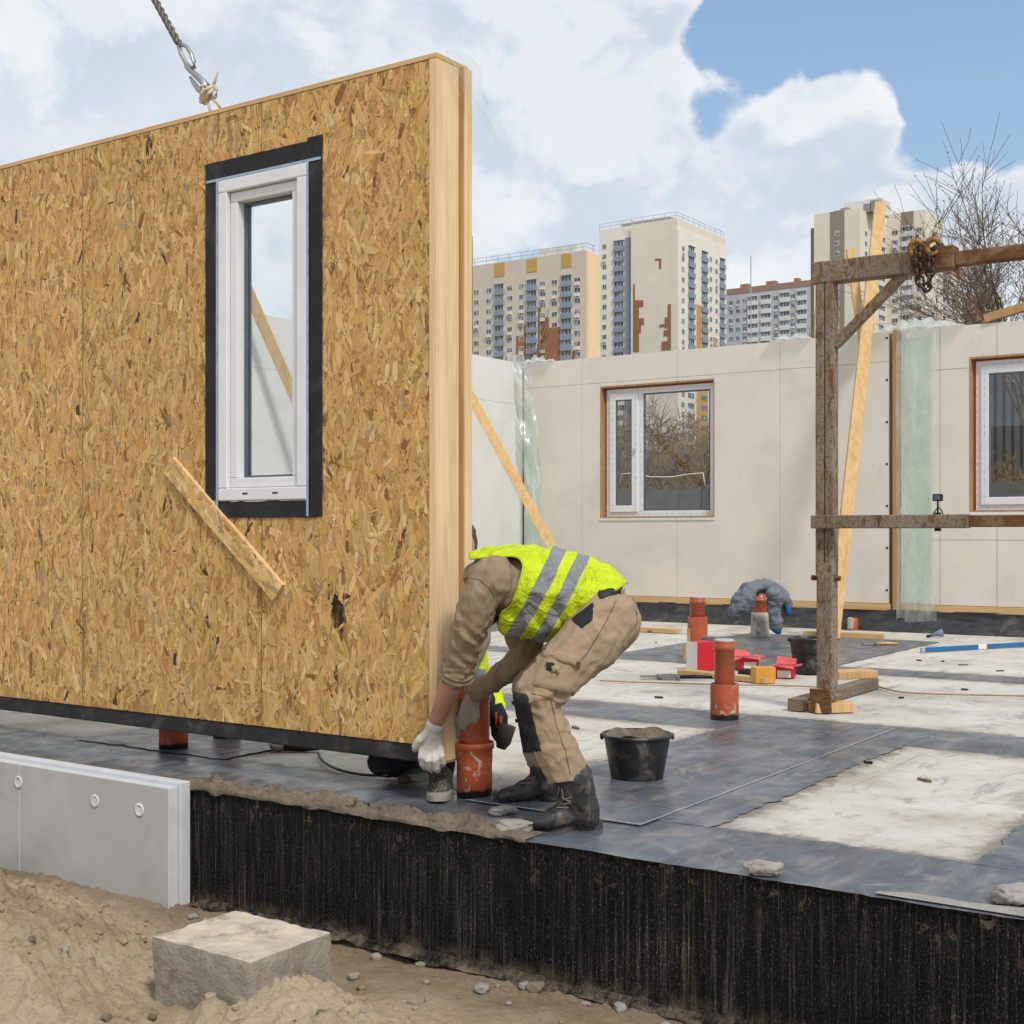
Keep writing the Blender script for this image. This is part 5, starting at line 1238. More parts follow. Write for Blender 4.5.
tm_ = blob_mesh(tro, .0068, 4, t_disp)
def hemcut(c, n):
    x, y, z = pxof(c)
    if z < 5.2 and y > 760: return side(x, y, (540, 785), (590, 778)) > 0
    if z >= 5.2 and y > 752 and x < 575: return y > 768
    if side(x, y, (630, 578), (600, 592)) > 0 and False: return True
    return False
trs = blob_obj('trousers', tm_, 'trouser_khaki', W1, o1, cut=hemcut)
bv = world_bvh(trs)
sewn('knee_pad', bv, [(510, 690), (528, 694), (542, 752), (521, 754)], 'trouser_patch', trs, .009, 10, 18)
pk = sewn('cargo_pocket', bv, [(541, 655), (580, 661), (571, 697), (529, 685)], 'trouser_khaki', trs, .012, 10, 10)
sewn('pocket_flap', bv, [(543, 646), (582, 657), (580, 669), (540, 659)], 'trouser_khaki', trs, .022, 10, 5)
sewn('pocket_strap', bv, [(548, 661), (557, 663), (554, 676), (545, 673)], 'trouser_patch', trs, .024, 5, 6)
sewn('pocket_strap', bv, [(552, 662), (564, 665), (559, 677), (548, 674)], 'trouser_khaki', trs, .030, 6, 6)
for px, py in ((547, 653), (575, 662)):
    h = bv.ray_cast(CAM, ray(px, py).normalized()); m = MB(); c = h[0] + h[1] * .022; m.tube([c, c + h[1] * .006], .008, 8); m.build('button', 'button_brass', trs)
sewn('hip_pocket', bv, [(568, 619), (595, 600), (593, 621), (582, 630)], 'trouser_patch', trs, .004, 9, 8)
sewn('seam', bv, [(640, 634), (641.5, 636), (561, 706), (560, 704.5)], 'trouser_patch', trs, .0012, 2, 24) if False else None
blt = sewn('belt', bv, [(596, 591.5), (628, 583), (631, 591), (599, 600)], 'belt_black', trs, .010, 14, 5)
sewn('belt_loop', bv, [(617.5, 584.5), (621, 583.5), (624, 594.5), (620.5, 595)], 'trouser_khaki', trs, .017, 3, 6)
def seam(name, bvh, pts, mat, parent, r=.0022, lift=.001):
    P = []
    for (x0, y0), (x1, y1) in zip(pts, pts[1:]):
        for k in range(10):
            h = bvh.ray_cast(CAM, ray(x0 + (x1 - x0) * k / 10, y0 + (y1 - y0) * k / 10).normalized())
            if h[0]: P.append(h[0] + h[1] * lift)
    m = MB(); m.tube(P, r, 5); return m.build(name, mat, parent, smooth=True)
seam('side_seam', bv, [(616, 601), (606, 622), (588, 652), (566, 678), (551, 700), (556, 725), (565, 750), (571, 777)], 'seam_thread', trs)
seam('seat_seam', bv, [(629, 592), (636, 606), (637, 622), (628, 637)], 'seam_thread', trs, .0018)
seam('knee_seam', bv, [(560, 704), (548, 697), (530, 693)], 'seam_thread', trs, .0018)
sbv = world_bvh(sweat); seam('shoulder_seam', sbv, [(461, 581), (468, 577), (480, 580), (489, 588), (495, 597)], 'seam_thread', sweat, .002)
# binding sewn along the vest's free edges
bm = bmesh.new(); bm.from_mesh(vst.data); left = {e for e in bm.edges if e.is_boundary}; m = MB(); o_v = ORI[vst.name]
while left:
    e = left.pop(); loop_ = [e.verts[0], e.verts[1]]
    while True:
        nx_ = next((f for f in loop_[-1].link_edges if f in left), None)
        if nx_ is None: break
        left.discard(nx_); loop_.append(nx_.other_vert(loop_[-1]))
    if len(loop_) > 12:
        P = [v.co + v.normal * .003 + o_v for v in loop_[::2]]; P = [(P[max(0, k - 1)] + P[k] * 2 + P[min(len(P) - 1, k + 1)]) / 4 for k in range(len(P))]; P.append(P[0]) if (P[0] - P[-1]).length < .04 else None
        m.tube(P, .0042, 6)
bm.free(); m.build('edge_binding', 'vest_binding', vst, smooth=True)
# boots
def boot(pts, toe, heel, laces, nm='boot', mat='boot_black'):
    me = blob_mesh(pts, .006, 4, lambda p, n: .0035 * mnoise.noise(p * 22) + .002 * mnoise.noise(p * 60))
    b = blob_obj(nm, me, mat, W1, o1); shoe_sole('sole', 'boot_sole', b, toe, heel, .112, .026)
    if laces:
        bb = world_bvh(b); m = MB()
        for (x0, y0, x1, y1) in laces:
            P = []
            for k in range(7):
                h = bb.ray_cast(CAM, ray(x0 + (x1 - x0) * k / 6, y0 + (y1 - y0) * k / 6).normalized())
                if h[0]: P.append(h[0] + h[1] * .003)
            if len(P) > 2: m.tube(P, .0022, 5)
        if m.v: m.build('laces', 'lace', b)
    return b
zt = lambda x, y, d, r, k=1.0: J(x, y, d, r, k)
boot([[zt(574, 779, 4.95, 20.5), zt(577, 796, 4.95, 19.5), zt(582, 809, 4.95, 18), zt(585, 817, 4.95, 15, .8)], [zt(579, 806, 4.95, 16.5, .9), zt(563, 815, 4.94, 12.5, 1.0), zt(546, 820.5, 4.93, 9.2, 1.35), zt(538, 822, 4.93, 7.5, 1.4)]],
     onZ(526, 829), onZ(603, 829), [(562, 800, 572, 797), (560, 804, 571, 803), (557, 808, 568, 808), (562, 797, 571, 802), (560, 801, 569, 808), (562, 788, 564, 798), (560, 786, 558, 799)])
boot([[zt(546, 764, 5.44, 18), zt(548, 780, 5.44, 17), zt(550, 791, 5.44, 14, .85)], [zt(545, 781, 5.44, 15, .9), zt(528, 790, 5.44, 11.5, 1.0), zt(509, 795, 5.43, 8.2, 1.35), zt(503, 796, 5.43, 7, 1.4)]],
     onZ(492.5, 802), onZ(561, 802), [(524, 780, 536, 777), (520, 784, 532, 783), (528, 770, 526, 780)])
# gloved hands
def hand(name, palm, fingers, thumb, mat, cuffmat, cuff):
    ch = [[J(*q) for q in palm]] + [[J(*q) for q in f] for f in fingers] + [[J(*q) for q in thumb]]
    g = blob_obj(name, blob_mesh(ch, .0028, 3, lambda p, n: .0012 * mnoise.noise(p * 70)), mat, W1, o1)
    m = MB(); a, b, r = cuff; a, b = at(*a), at(*b); d = (b - a).normalized(); s1 = d.cross(FW).normalized(); s2 = d.cross(s1)
    def fn(u, v):
        t = v * 2 * math.pi; rr = r * (1 + .10 * math.sin(u * math.pi)) * (1 if .02 < u < .98 else .86)
        return a + (b - a) * u + s1 * (math.cos(t) * rr) + s2 * (math.sin(t) * rr)
    m.grid(fn, 8, 28); m.build('glove_cuff', cuffmat, g, smooth=True); return g
hand('glove', [(435, 727, 5.40, 9.0, .8), (433, 735, 5.405, 10.5, .55), (431, 745, 5.41, 11.5, .42), (431, 751, 5.415, 11, .38)],
     [[(422.5, 749, 5.41, 4.0), (421.5, 757, 5.40, 3.9), (423, 764, 5.42, 3.7), (425, 767, 5.46, 3.4), (427, 765.5, 5.50, 3.0)],
      [(428.5, 751, 5.41, 4.1), (428, 760, 5.395, 4.0), (429, 767, 5.42, 3.8), (431, 769.5, 5.46, 3.4), (433, 767, 5.50, 3.1)],
      [(434.8, 751, 5.41, 4.1), (435, 760, 5.39, 4.0), (436, 767.5, 5.41, 3.8), (437.5, 770, 5.45, 3.4), (439, 767, 5.49, 3.0)],
      [(440, 748, 5.41, 3.7), (441.5, 756, 5.395, 3.5), (442, 762, 5.41, 3.3), (443, 764.5, 5.44, 3.0), (443.5, 763, 5.47, 2.7)]],
     [(426, 735, 5.40, 5.0), (419.5, 740, 5.395, 4.6), (415.8, 746, 5.41, 4.1), (415.5, 749, 5.43, 3.6)], 'glove_white', 'glove_white', ((436.5, 722, 5.39), (434.5, 729, 5.40), .036))
hand('glove', [(474, 695, 5.50, 8.6, .8), (470, 706, 5.51, 9.5, .55), (467, 716, 5.52, 9.5, .45), (465, 722, 5.53, 9, .4)],
     [[(471, 722, 5.53, 3.6), (468, 733, 5.55, 3.5), (463, 743, 5.57, 3.3), (459, 748, 5.60, 3.0)], [(466, 724, 5.535, 3.7), (463, 736, 5.56, 3.6), (459, 746, 5.59, 3.3), (455, 750, 5.62, 3.0)],
      [(461, 723, 5.54, 3.6), (458, 735, 5.57, 3.5), (455, 744, 5.60, 3.2)], [(457, 719, 5.55, 3.4), (455, 728, 5.58, 3.2), (453, 736, 5.60, 2.9)]],
     [(475, 706, 5.50, 4.4), (476, 717, 5.51, 4.0), (473, 725, 5.53, 3.6)], 'glove_grey', 'cuff_red', ((478, 688, 5.495), (474, 694, 5.50), .038))

# ---------------- the crouching worker behind the panel
W2 = thing('person', 'second worker crouching behind the panel in dark trousers, only vest edge, pouch and shoe showing', 'person', onZ(446, 792))
o2 = ORI[W2.name]
body2 = [[J(462, 690, 6.10, 22, 1.3), J(458, 640, 6.05, 22, 1.4), J(452, 592, 5.98, 20, 1.7), J(455, 572, 5.95, 11), J(456, 560, 5.93, 11)],
         [J(457, 548, 5.93, 19, .95), J(455, 540, 5.94, 20, .95)], [J(452, 556, 5.90, 14, .8)], [J(444, 550, 5.86, 4)], [J(473, 550, 5.95, 4, .6)],
         [J(475, 596, 5.98, 13), J(477, 640, 5.95, 11), J(462, 675, 5.85, 9), J(445, 690, 5.83, 8), J(438, 695, 5.83, 8, .5)],
         [J(428, 596, 5.95, 13), J(415, 640, 5.92, 11), J(405, 675, 5.85, 9), J(402, 692, 5.83, 8), J(400, 700, 5.83, 8, .5)],
         [J(470, 700, 6.08, 20), J(450, 702, 5.92, 17), J(440, 706, 5.84, 15), J(441, 745, 5.82, 11), J(441, 783, 5.80, 9)],
         [J(450, 705, 6.08, 20), J(415, 740, 5.95, 17), J(385, 763, 5.88, 14), J(410, 767, 6.05, 11), J(425, 770, 6.15, 9)]]
blob_obj('body', blob_mesh(body2, .010, 5), 'skin', W2, o2)
blob_obj('hair', blob_mesh([[J(458, 545, 5.97, 20.5, .95), J(457, 536, 5.96, 20, .95)]], .010, 3, lambda p, n: .006 * mnoise.noise(p * 50)), 'hair_brown', W2, o2)
for x in (447, 455):
    m = MB(); m.lathe(at(x, 548, 5.845), [(.001, 0), (.006, .003), (.007, .006), (.006, .009), (.001, .012)], 8); m.build('eye', 'pvc_white', W2, smooth=True)
blob_obj('sweater', blob_mesh([[J(460, 690, 6.10, 24, 1.3), J(457, 640, 6.05, 25, 1.35), J(452, 596, 5.98, 23, 1.6)], [J(474, 596, 5.98, 17), J(476, 640, 5.95, 15), J(463, 672, 5.86, 12)], [J(429, 596, 5.95, 17), J(415, 640, 5.92, 15), J(406, 672, 5.86, 12)]], .010, 4, folds(.006, 10, UP, 2)), 'sweater_olive', W2, o2)
v2 = blob_obj('vest', blob_mesh([[J(466, 696, 6.12, 28, 1.2), J(461, 668, 6.08, 28, 1.3), J(457, 630, 6.03, 29, 1.3), J(453, 598, 5.98, 26, 1.4)], [J(486, 700, 6.12, 17)], [J(499, 707, 6.08, 7, 1.6)]], .010, 3, folds(.008, 10, UP, 5)), 'hi_vis_plain', W2, o2)
b2 = world_bvh(v2); sewn('reflective_band', b2, [(440, 668), (490, 667), (490, 681), (440, 682)], 'reflective_grey', v2, .004, 10, 4)
blob_obj('trousers', blob_mesh([[J(468, 698, 6.10, 26, 1.2), J(488, 712, 6.10, 15)], [J(470, 702, 6.06, 24), J(450, 704, 5.93, 21), J(440, 708, 5.86, 18), J(441, 745, 5.84, 15), J(441, 772, 5.82, 13)], [J(450, 706, 6.06, 24), J(415, 738, 5.95, 21), J(385, 761, 5.89, 17.5), J(405, 763, 6.0, 15), J(428, 767, 6.12, 13)]], .010, 4, folds(.006, 10, UP, 9)), 'navy_trousers', W2, o2)
for nm, P, toe, heel in (('shoe', [[J(441, 774, 5.80, 12.5, 1.0), J(441, 786, 5.77, 13, 1.1), J(440, 789, 5.66, 13.5, 1.3), J(438.5, 793, 5.57, 12.5, 1.3)]], onZ(437.5, 806), onZ(442, 785)), ('shoe', [[J(428, 770, 6.1, 11), J(414, 776, 5.98, 9.5, 1.3), J(406, 778, 5.92, 8.5, 1.3)]], onZ(402, 783), onZ(433, 776))):
    s = blob_obj(nm, blob_mesh(P, .006, 4, lambda p, n: .003 * mnoise.noise(p * 25)), 'shoe_grey', W2, o2); shoe_sole('sole', 'shoe_sole', s, toe, heel, .11, .022)
    bb = world_bvh(s); m = MB()
    for k in range(5):
        P2 = [bb.ray_cast(CAM, ray(433 + 13 * j / 6, 775 + k * 3.4 + (j % 2) * 2.2 + (1.5 if k % 2 else -1.5) * (j - 3) / 3).normalized()) for j in range(7)]
        P2 = [h[0] + h[1] * .003 for h in P2 if h[0]]
        if len(P2) > 3: m.tube(P2, .0028, 5)
    if m.v: m.build('laces', 'lace', s)
# tool pouch on the second worker's belt
m = MB(); c = at(499, 722, 5.98); m.tube([c + UP * .075 - RT * .02, c + UP * .02, c - UP * .06, c - UP * .085], [.036, .042, .036, .02], 12); m.build('tool_pouch', 'black_cloth', W2, smooth=True)
c = at(503, 735, 5.93); m = MB(); m.tube([c + UP * .045 + RT * .02, c - UP * .03, c - UP * .06 - RT * .01], [.040, .036, .022], 10); pc = m.build('pouch_pocket', 'pouch_leather', W2, smooth=True)
m = MB(); m.tube([at(500, 729, 5.92), at(501, 716, 5.92)], .007, 6); m.tube([at(496, 728, 5.92), at(496, 712, 5.92)], .005, 6); m.build('pliers', 'cuff_red', W2, smooth=True)
# ================================================================== apartment blocks
def window_mesh(w, h, kind):
    m = MB(); m.box(-w / 2, w / 2, -.06, .02, 0, h, 0)
    k = 3 if w > 2 else 2
    for j in range(k):
        a = -w / 2 + .10 + j * (w - .10) / k; b = -w / 2 + (j + 1) * (w - .10) / k
        m.poly([(a, -.07, .12), (b, -.07, .12), (b, -.07, h - .12), (a, -.07, h - .12)], 1)
    me = bpy.data.meshes.new(kind); me.from_pydata(m.v, [], m.f)
    for n in ('far_frame', 'far_glass'): me.materials.append(MATS[n])
    me.polygons.foreach_set('material_index', m.m); return me
def balcony_mesh(w, h, mat):
    m = MB(); m.box(-w / 2, w / 2, -.5, .02, 0, h * .42, 0); m.box(-w / 2, w / 2, -.12, .02, h * .42, h, 2)
    k = 3
    for j in range(k):
        a = -w / 2 + .15 + j * (w - .15) / k; b = -w / 2 + (j + 1) * (w - .15) / k
        m.poly([(a, -.13, h * .46), (b, -.13, h * .46), (b, -.13, h * .9), (a, -.13, h * .9)], 1)
    m.box(-w / 2, w / 2, -.5, .02, h * .93, h, 0)
    me = bpy.data.meshes.new('balcony'); me.from_pydata(m.v, [], m.f)
    for n in (mat, 'far_glass', 'far_frame'): me.materials.append(MATS[n])
    me.polygons.foreach_set('material_index', m.m); return me
WMESH = {}
def openings(bld, face, cols, ztop, fh, nfl, budget, bmat='facade_bluegrey'):
    """face=(fixed axis,'y'/'x', value); cols: list of (position, kind, width); floors counted down from the roof"""
    ax, val = face; rest = MB(); org = ORI[bld.name]; rnd = random.Random(int(abs(val) * 7))
    full = int(ztop / fh)
    for f in range(full):
        z = ztop - fh * (f + 1) + fh * .22 - .9
        if z < 1: break
        for (pos, kind, w_) in cols:
            loc = Vector((pos, val, z)) if ax == 'y' else Vector((val, pos, z))
            if f < nfl and budget[0] > 0:
                key = (kind, round(w_, 1), round(fh, 1), bmat)
                if key not in WMESH: WMESH[key] = balcony_mesh(w_, fh, bmat) if kind == 'b' else window_mesh(w_, fh * .52, 'window')
                if kind == 'b': loc = loc - UP * (fh * .22)
                o = bpy.data.objects.new('balcony' if kind == 'b' else 'window', WMESH[key]); col.objects.link(o); o.parent = bld; o.location = loc - org; ORI[o.name] = loc
                if ax == 'x': o.rotation_euler = (0, 0, math.pi / 2)
                budget[0] -= 1
                if kind == 'w' and rnd.random() < .3 and w_ < 2.4:
                    key2 = 'ac'
                    if key2 not in WMESH:
                        q = MB(); q.box(-.5, .5, -.5, .02, -.7, .05); me = bpy.data.meshes.new('air_conditioner'); me.from_pydata(q.v, [], q.f); me.materials.append(MATS['facade_white']); WMESH[key2] = me
                    o2 = bpy.data.objects.new('air_conditioner', WMESH[key2]); col.objects.link(o2); o2.parent = bld; o2.location = loc - org - UP * .05; o2.rotation_euler = o.rotation_euler; ORI[o2.name] = loc
            else:
                hh = fh * .5
                if ax == 'y': rest.box(loc.x - w_ / 2, loc.x + w_ / 2, val - .06, val + .02, z, z + hh)
                else: rest.box(val - .02, val + .06, pos - w_ / 2, pos + w_ / 2, z, z + hh)
    if rest.v: o = rest.build('lower_windows', 'far_glass', bld); o['kind'] = 'stuff'
def block(bld, name, mat, x0, x1, y0, y1, z1, z0=-.6):
    m = MB(); m.box(x0, x1, y0, y1, z0, z1); return m.build(name, mat, bld)
def railing(bld, x0, x1, y0, y1, z, h=1.6):
    m = MB(); t = .09
    for zz_ in (z + h, z + h * .5): m.box(x0, x1, y0, y0 + t, zz_ - t, zz_); m.box(x1 - t, x1, y0 + t, y1, zz_ - t, zz_)
    x = x0
    while x <= x1: m.box(x, x + t, y0 - .003, y0 + t + .003, z, z + h); x += 3.2
    y = y0 + 3
    while y <= y1: m.box(x1 - t - .003, x1 + .003, y, y + t, z, z + h); y += 3.2
    return m.build('roof_railing', 'rail', bld)
def X(px, Y): return onY(px, 500, Y).x
def Zt(px, py, Y): return onY(px, py, Y).z
def Yx(px, Xv): return onX(px, 500, Xv).y
# B: tall cream tower with the blank gable
DB = 330
cB = at(677, 218, DB); YB = cB.y; XB1 = cB.x; zB = cB.z; XBm = X(631, YB); XB0 = X(597, YB); YB1 = Yx(725, XB1)
B = thing('apartment_tower', 'tallest cream apartment tower with brown patches on its blank front gable', 'apartment building', (XBm, YB, 0))
block(B, 'wall', 'facade_cream', XBm, XB1, YB, YB1, zB); zB2 = Zt(597, 229.5, YB)
block(B, 'wing_wall', 'facade_light', XB0, XBm - .01, YB + 1.2, YB1 - 2, zB2)
block(B, 'roof', 'roof_grey', XB0 + 4, XB1 - 5, YB + 6, YB1 - 10, zB + 2.2, zB2 - .5)
side_w = block(B, 'side_wall', 'facade_light', XB1 + .01, XB1 + .4, YB + .02, YB1, Zt(690, 224.5, YB) - .5)
railing(B, XBm, XB1, YB, YB1, zB); railing(B, XB0, XBm - 1, YB + 1.2, YB + 8, zB2)
fh = 10.45 * DB / FPX; bud = [100]
hB = YB1 - YB; openings(B, ('y', YB + 1.2), [(XB0 + 6.2 * .254, 'w', 1.3)], zB2 - 2.2, fh, 14, bud)
wB = X(619, YB + 1.2); openings(B, ('y', YB + 1.2), [(wB, 'b', 3.0)], zB2 - 2.5, fh, 14, bud)
openings(B, ('x', XB1 + .4), [(YB + hB * f, k, w_) for f, k, w_ in ((.09, 'w', 1.5), (.25, 'b', 3.4), (.52, 'b', 3.4), (.66, 'w', 1.5), (.78, 'w', 1.5), (.90, 'b', 3.0))], zB - 5, fh, 14, bud)
m = MB(); s = DB / FPX
for (x0, y0, x1, y1) in ((659, 259, 661.5, 262), (659, 258.4, 661.2, 261), (655, 258.4, 659, 261), (659, 261, 661.3, 269), (633.2, 284, 635, 352), (635, 300, 639, 352), (639, 300, 643.5, 307), (639, 318, 644, 325), (635, 325, 641, 333), (668, 304, 671, 350), (665, 317, 668, 328), (660, 324, 665, 327), (664, 330, 668, 336), (662, 341, 668, 350)):
    a, b = onY(x0, y1, YB), onY(x1, y0, YB); m.box(a.x, b.x, YB - .03 - .012 * len(m.f) / 6, YB + .02, a.z, b.z)
m.build('brown_patch', 'facade_brown', B)
m = MB()
for (f0, f1, y0, y1) in ((.36, .46, 297, 350), (.46, .6, 312, 350), (.70, .78, 326, 350)):
    m.box(XB1 + .38, XB1 + .43, YB + hB * f0, YB + hB * f1, -.3, Zt(690, y0, YB))
m.build('ochre_patch', 'facade_ochre', B)
block(B, 'loggia_recess', 'facade_bluegrey', X(625.5, YB + 1.2), X(630.5, YB + 1.2), YB + .9, YB + 1.19, zB2 - 3)
# A: lower long block on the left
DA = 285
cA_ = at(586, 250, DA); YA = cA_.y; XA1 = cA_.x; zA = cA_.z; XA0 = X(420, YA)
A_ = thing('apartment_block', 'beige and blue-grey apartment block with brown lower part, right next to the panel edge', 'apartment building', (XA1 - 20, YA, 0))
block(A_, 'wall', 'facade_tan', XA0, XA1, YA, Yx(597, XA1 + .5) - .3, zA); block(A_, 'end_wall', 'facade_peach', XA1 + .01, XA1 + .5, YA + .01, Yx(600, XA1 + .5), zA - .4)
railing(A_, XA0, XA1, YA, Yx(596, XA1), zA); block(A_, 'roof_house', 'facade_white', X(536, YA), X(574, YA), YA + 1, YA + 4, zA + 1.8, zA - .3)
fh = 10.8 * DA / FPX; bud = [100]
cols = [(X(p, YA), k, w_) for p, k, w_ in ((476.5, 'w', 1.5), (489, 'w', 1.5), (499.5, 'b', 2.6), (510, 'w', 1.5), (521.5, 'w', 1.3), (532, 'b', 2.7), (543, 'w', 1.5), (554.5, 'w', 1.5), (566.5, 'b', 2.8), (577.5, 'w', 1.6))]
openings(A_, ('y', YA), cols, zA - 4.0, fh, 10, bud)
for p in (499.5, 532, 566.5): m = MB(); m.box(X(p - 5, YA), X(p + 5, YA), YA - .1, YA + .3, zA - 3.2, zA - .2); m.build('ochre_top', 'facade_ochre', A_)
m = MB()
for (x0, y0, x1) in ((516, 336, 527), (524, 325, 528), (538, 307, 541), (541, 318, 549), (549, 328, 561), (527, 345, 545), (561, 352, 575)):
    a = onY(x0, y0, YA); m.box(a.x, X(x1, YA), YA - .03 - .012 * len(m.f) / 6, YA + .02, -.3, a.z)
m.build('brown_patch', 'facade_brown', A_)
# C: long grey block with brick top
DC = 520
cC = at(770, 283, DC); YC = cC.y; zC = cC.z
C3 = thing('apartment_block', 'long grey apartment block with brick-red top storey between the two towers', 'apartment building', (cC.x, YC, 0))
XC0, XC1 = X(726, YC), X(826, YC); block(C3, 'wall', 'facade_grey', XC0, XC1, YC, YC + 16, zC - 2.8); block(C3, 'brick_storey', 'facade_brick', XC0 - .2, XC1 + .2, YC - .2, YC + 16, zC - .6, zC - 2.79)
m = MB()
for p in (739, 743, 765, 770, 793): a = X(p, YC); m.box(a - .9, a + 1.0, YC + 3, YC + 6, zC - .9, zC + 1.4)
m.build('chimney', 'facade_brick', C3)
fh = 9.2 * DC / FPX
openings(C3, ('y', YC), [(X(p, YC), k, w_) for p, k, w_ in ((731, 'w', 2.), (738, 'w', 2.), (745, 'w', 2.), (753, 'b', 4.2), (766, 'b', 4.2), (776, 'w', 2.), (785, 'b', 4.2), (793, 'w', 2.), (802, 'b', 4))], zC - 3.4, fh, 9, [100], 'facade_white')
m = MB(); a = X(757, YC); m.box(a - .15, a + .15, YC - 6, YC - 5.7, 0, Zt(757, 258, YC)); tag(m.build('antenna_mast', 'rail'), 'thin mast rising in front of the long grey block', 'mast')
# D: tower behind the frame
DD = 300
cD = at(860, 208, DD); YD = cD.y; XD1 = cD.x; zD = cD.z; XD0 = X(814, YD)
D3 = thing('apartment_tower', 'beige tower with darker vertical bands and balconies behind the rusty frame and leaning plank', 'apartment building', (XD1, YD, 0))
block(D3, 'wall', 'facade_cream', XD0, XD1, YD, Yx(886, XD1), zD)
m = MB(); m.box(X(830, YD), X(844.5, YD), YD - .05, YD + .02, -.5, zD + .02); m.build('dark_band', 'facade_dark', D3)
block(D3, 'recessed_wall', 'facade_dark', XD0 - 1.6, XD0 - .01, YD + 2, YD + 14, Zt(812, 226, YD))
Yd1 = Yx(886, XD1); wx0, wx1 = X(886, Yd1 + .02), X(925.5, Yd1); zW = Zt(905, 212, Yd1)
block(D3, 'wing_wall', 'facade_cream', XD1 + .02, wx1, Yd1 + .02, Yd1 + 14, zW)
m = MB(); m.box(X(901, Yd1), X(913.5, Yd1), Yd1 - .04, Yd1 + .03, -.5, zW + .02); m.build('dark_band', 'facade_dark', D3)
block(D3, 'roof_house', 'facade_white', XD1 - 6, XD1 + 3, YD + 6, YD + 12, zD + 3.2, zD - .2)
for p, h in ((831, 1.2), (838, 1.6), (861, 1.8), (868, 2.4)): a = X(p, YD); m = MB(); m.box(a - .9, a + .9, YD + 4, YD + 6, zD - .2, zD + h); m.build('roof_vent', 'roof_grey', D3)
fh = 10.2 * DD / FPX; bud = [100]
openings(D3, ('y', YD - .05), [(X(837, YD), 'w', 1.1)], zD - 3, fh, 14, bud)
hD = Yd1 - YD; openings(D3, ('x', XD1), [(YD + hD * .22, 'w', 1.6), (YD + hD * .48, 'w', 1.4), (YD + hD * .82, 'b', 4.5)], zD - 3, fh, 14, bud, 'facade_white')
openings(D3, ('y', Yd1 - .0), [(X(895, Yd1), 'w', 1.5), (X(907.5, Yd1 - .05), 'b', 2.6), (X(919, Yd1), 'w', 1.2)], zW - 2.5, fh, 13, bud, 'facade_white')
# E, F
DE = 420
cE = at(947, 263, DE); YE = cE.y; XE1 = cE.x; zE = cE.z; XE0 = X(922, YE)
E3 = thing('apartment_block', 'grey and cream apartment block with red roof edge behind the hanging chain', 'apartment building', (XE1, YE, 0))
block(E3, 'wall', 'facade_grey', XE0, XE1, YE, YE + 20, zE - 3); block(E3, 'side_wall', 'facade_light', XE1 + .01, XE1 + .5, YE, Yx(963, XE1), zE - 3.2)
m = MB(); m.box(XE0 - .3, XE1 + .8, YE - .4, Yx(963, XE1) + .3, zE - 2.99, zE); m.build('red_parapet', 'facade_red', E3)
openings(E3, ('y', YE), [(X(929, YE), 'w', 2.2), (X(940, YE), 'b', 3.8)], zE - 4, 9.2 * DE / FPX, 8, [60], 'facade_white')
cF = at(978, 292, 480); F3 = thing('apartment_block', 'orange-red and yellow low block half hidden behind the bare tree twigs', 'apartment building', (cF.x, cF.y, 0))
block(F3, 'wall', 'facade_peach', X(963, cF.y), X(990, cF.y), cF.y, cF.y + 18, cF.z)
m = MB(); rq = random.Random(4)
for k in range(26):
    a = X(963 + rq.uniform(0, 24), cF.y); z = cF.z - rq.uniform(0, 16); m.box(a, a + rq.uniform(1, 3.4), cF.y - .05 - k * .003, cF.y + .01, z - rq.uniform(1.5, 4), z)
m.build('red_panel', 'facade_red', F3)
openings(F3, ('y', cF.y), [(X(p, cF.y), 'w', 1.8) for p in (967, 975, 983)], cF.z - 2, 3.3, 6, [40])

# dark shed beyond the fence, behind the right-hand window
sY = 31.0; sa, sb_ = onY(955, 400, sY), onY(1075, 352, sY); sh = thing('shed', 'dark grey corrugated shed seen through the window at the right edge', 'shed', ((sa.x + sb_.x) / 2, sY, G0))
m = MB(); zt_ = onY(1000, 352, sY).z; x = sa.x
while x < sb_.x: m.box(x, x + .11, sY - .03, sY + .02, G0, zt_); x += .19
m.box(sa.x, sb_.x, sY + .021, sY + 5, G0, zt_); m.build('corrugated_wall', 'shed_grey', sh)
m = MB(); m.box(sa.x - .3, sb_.x + .3, sY - .25, sY + 5.2, zt_ + .003, zt_ + .12); m.build('roof', 'roof_grey', sh)
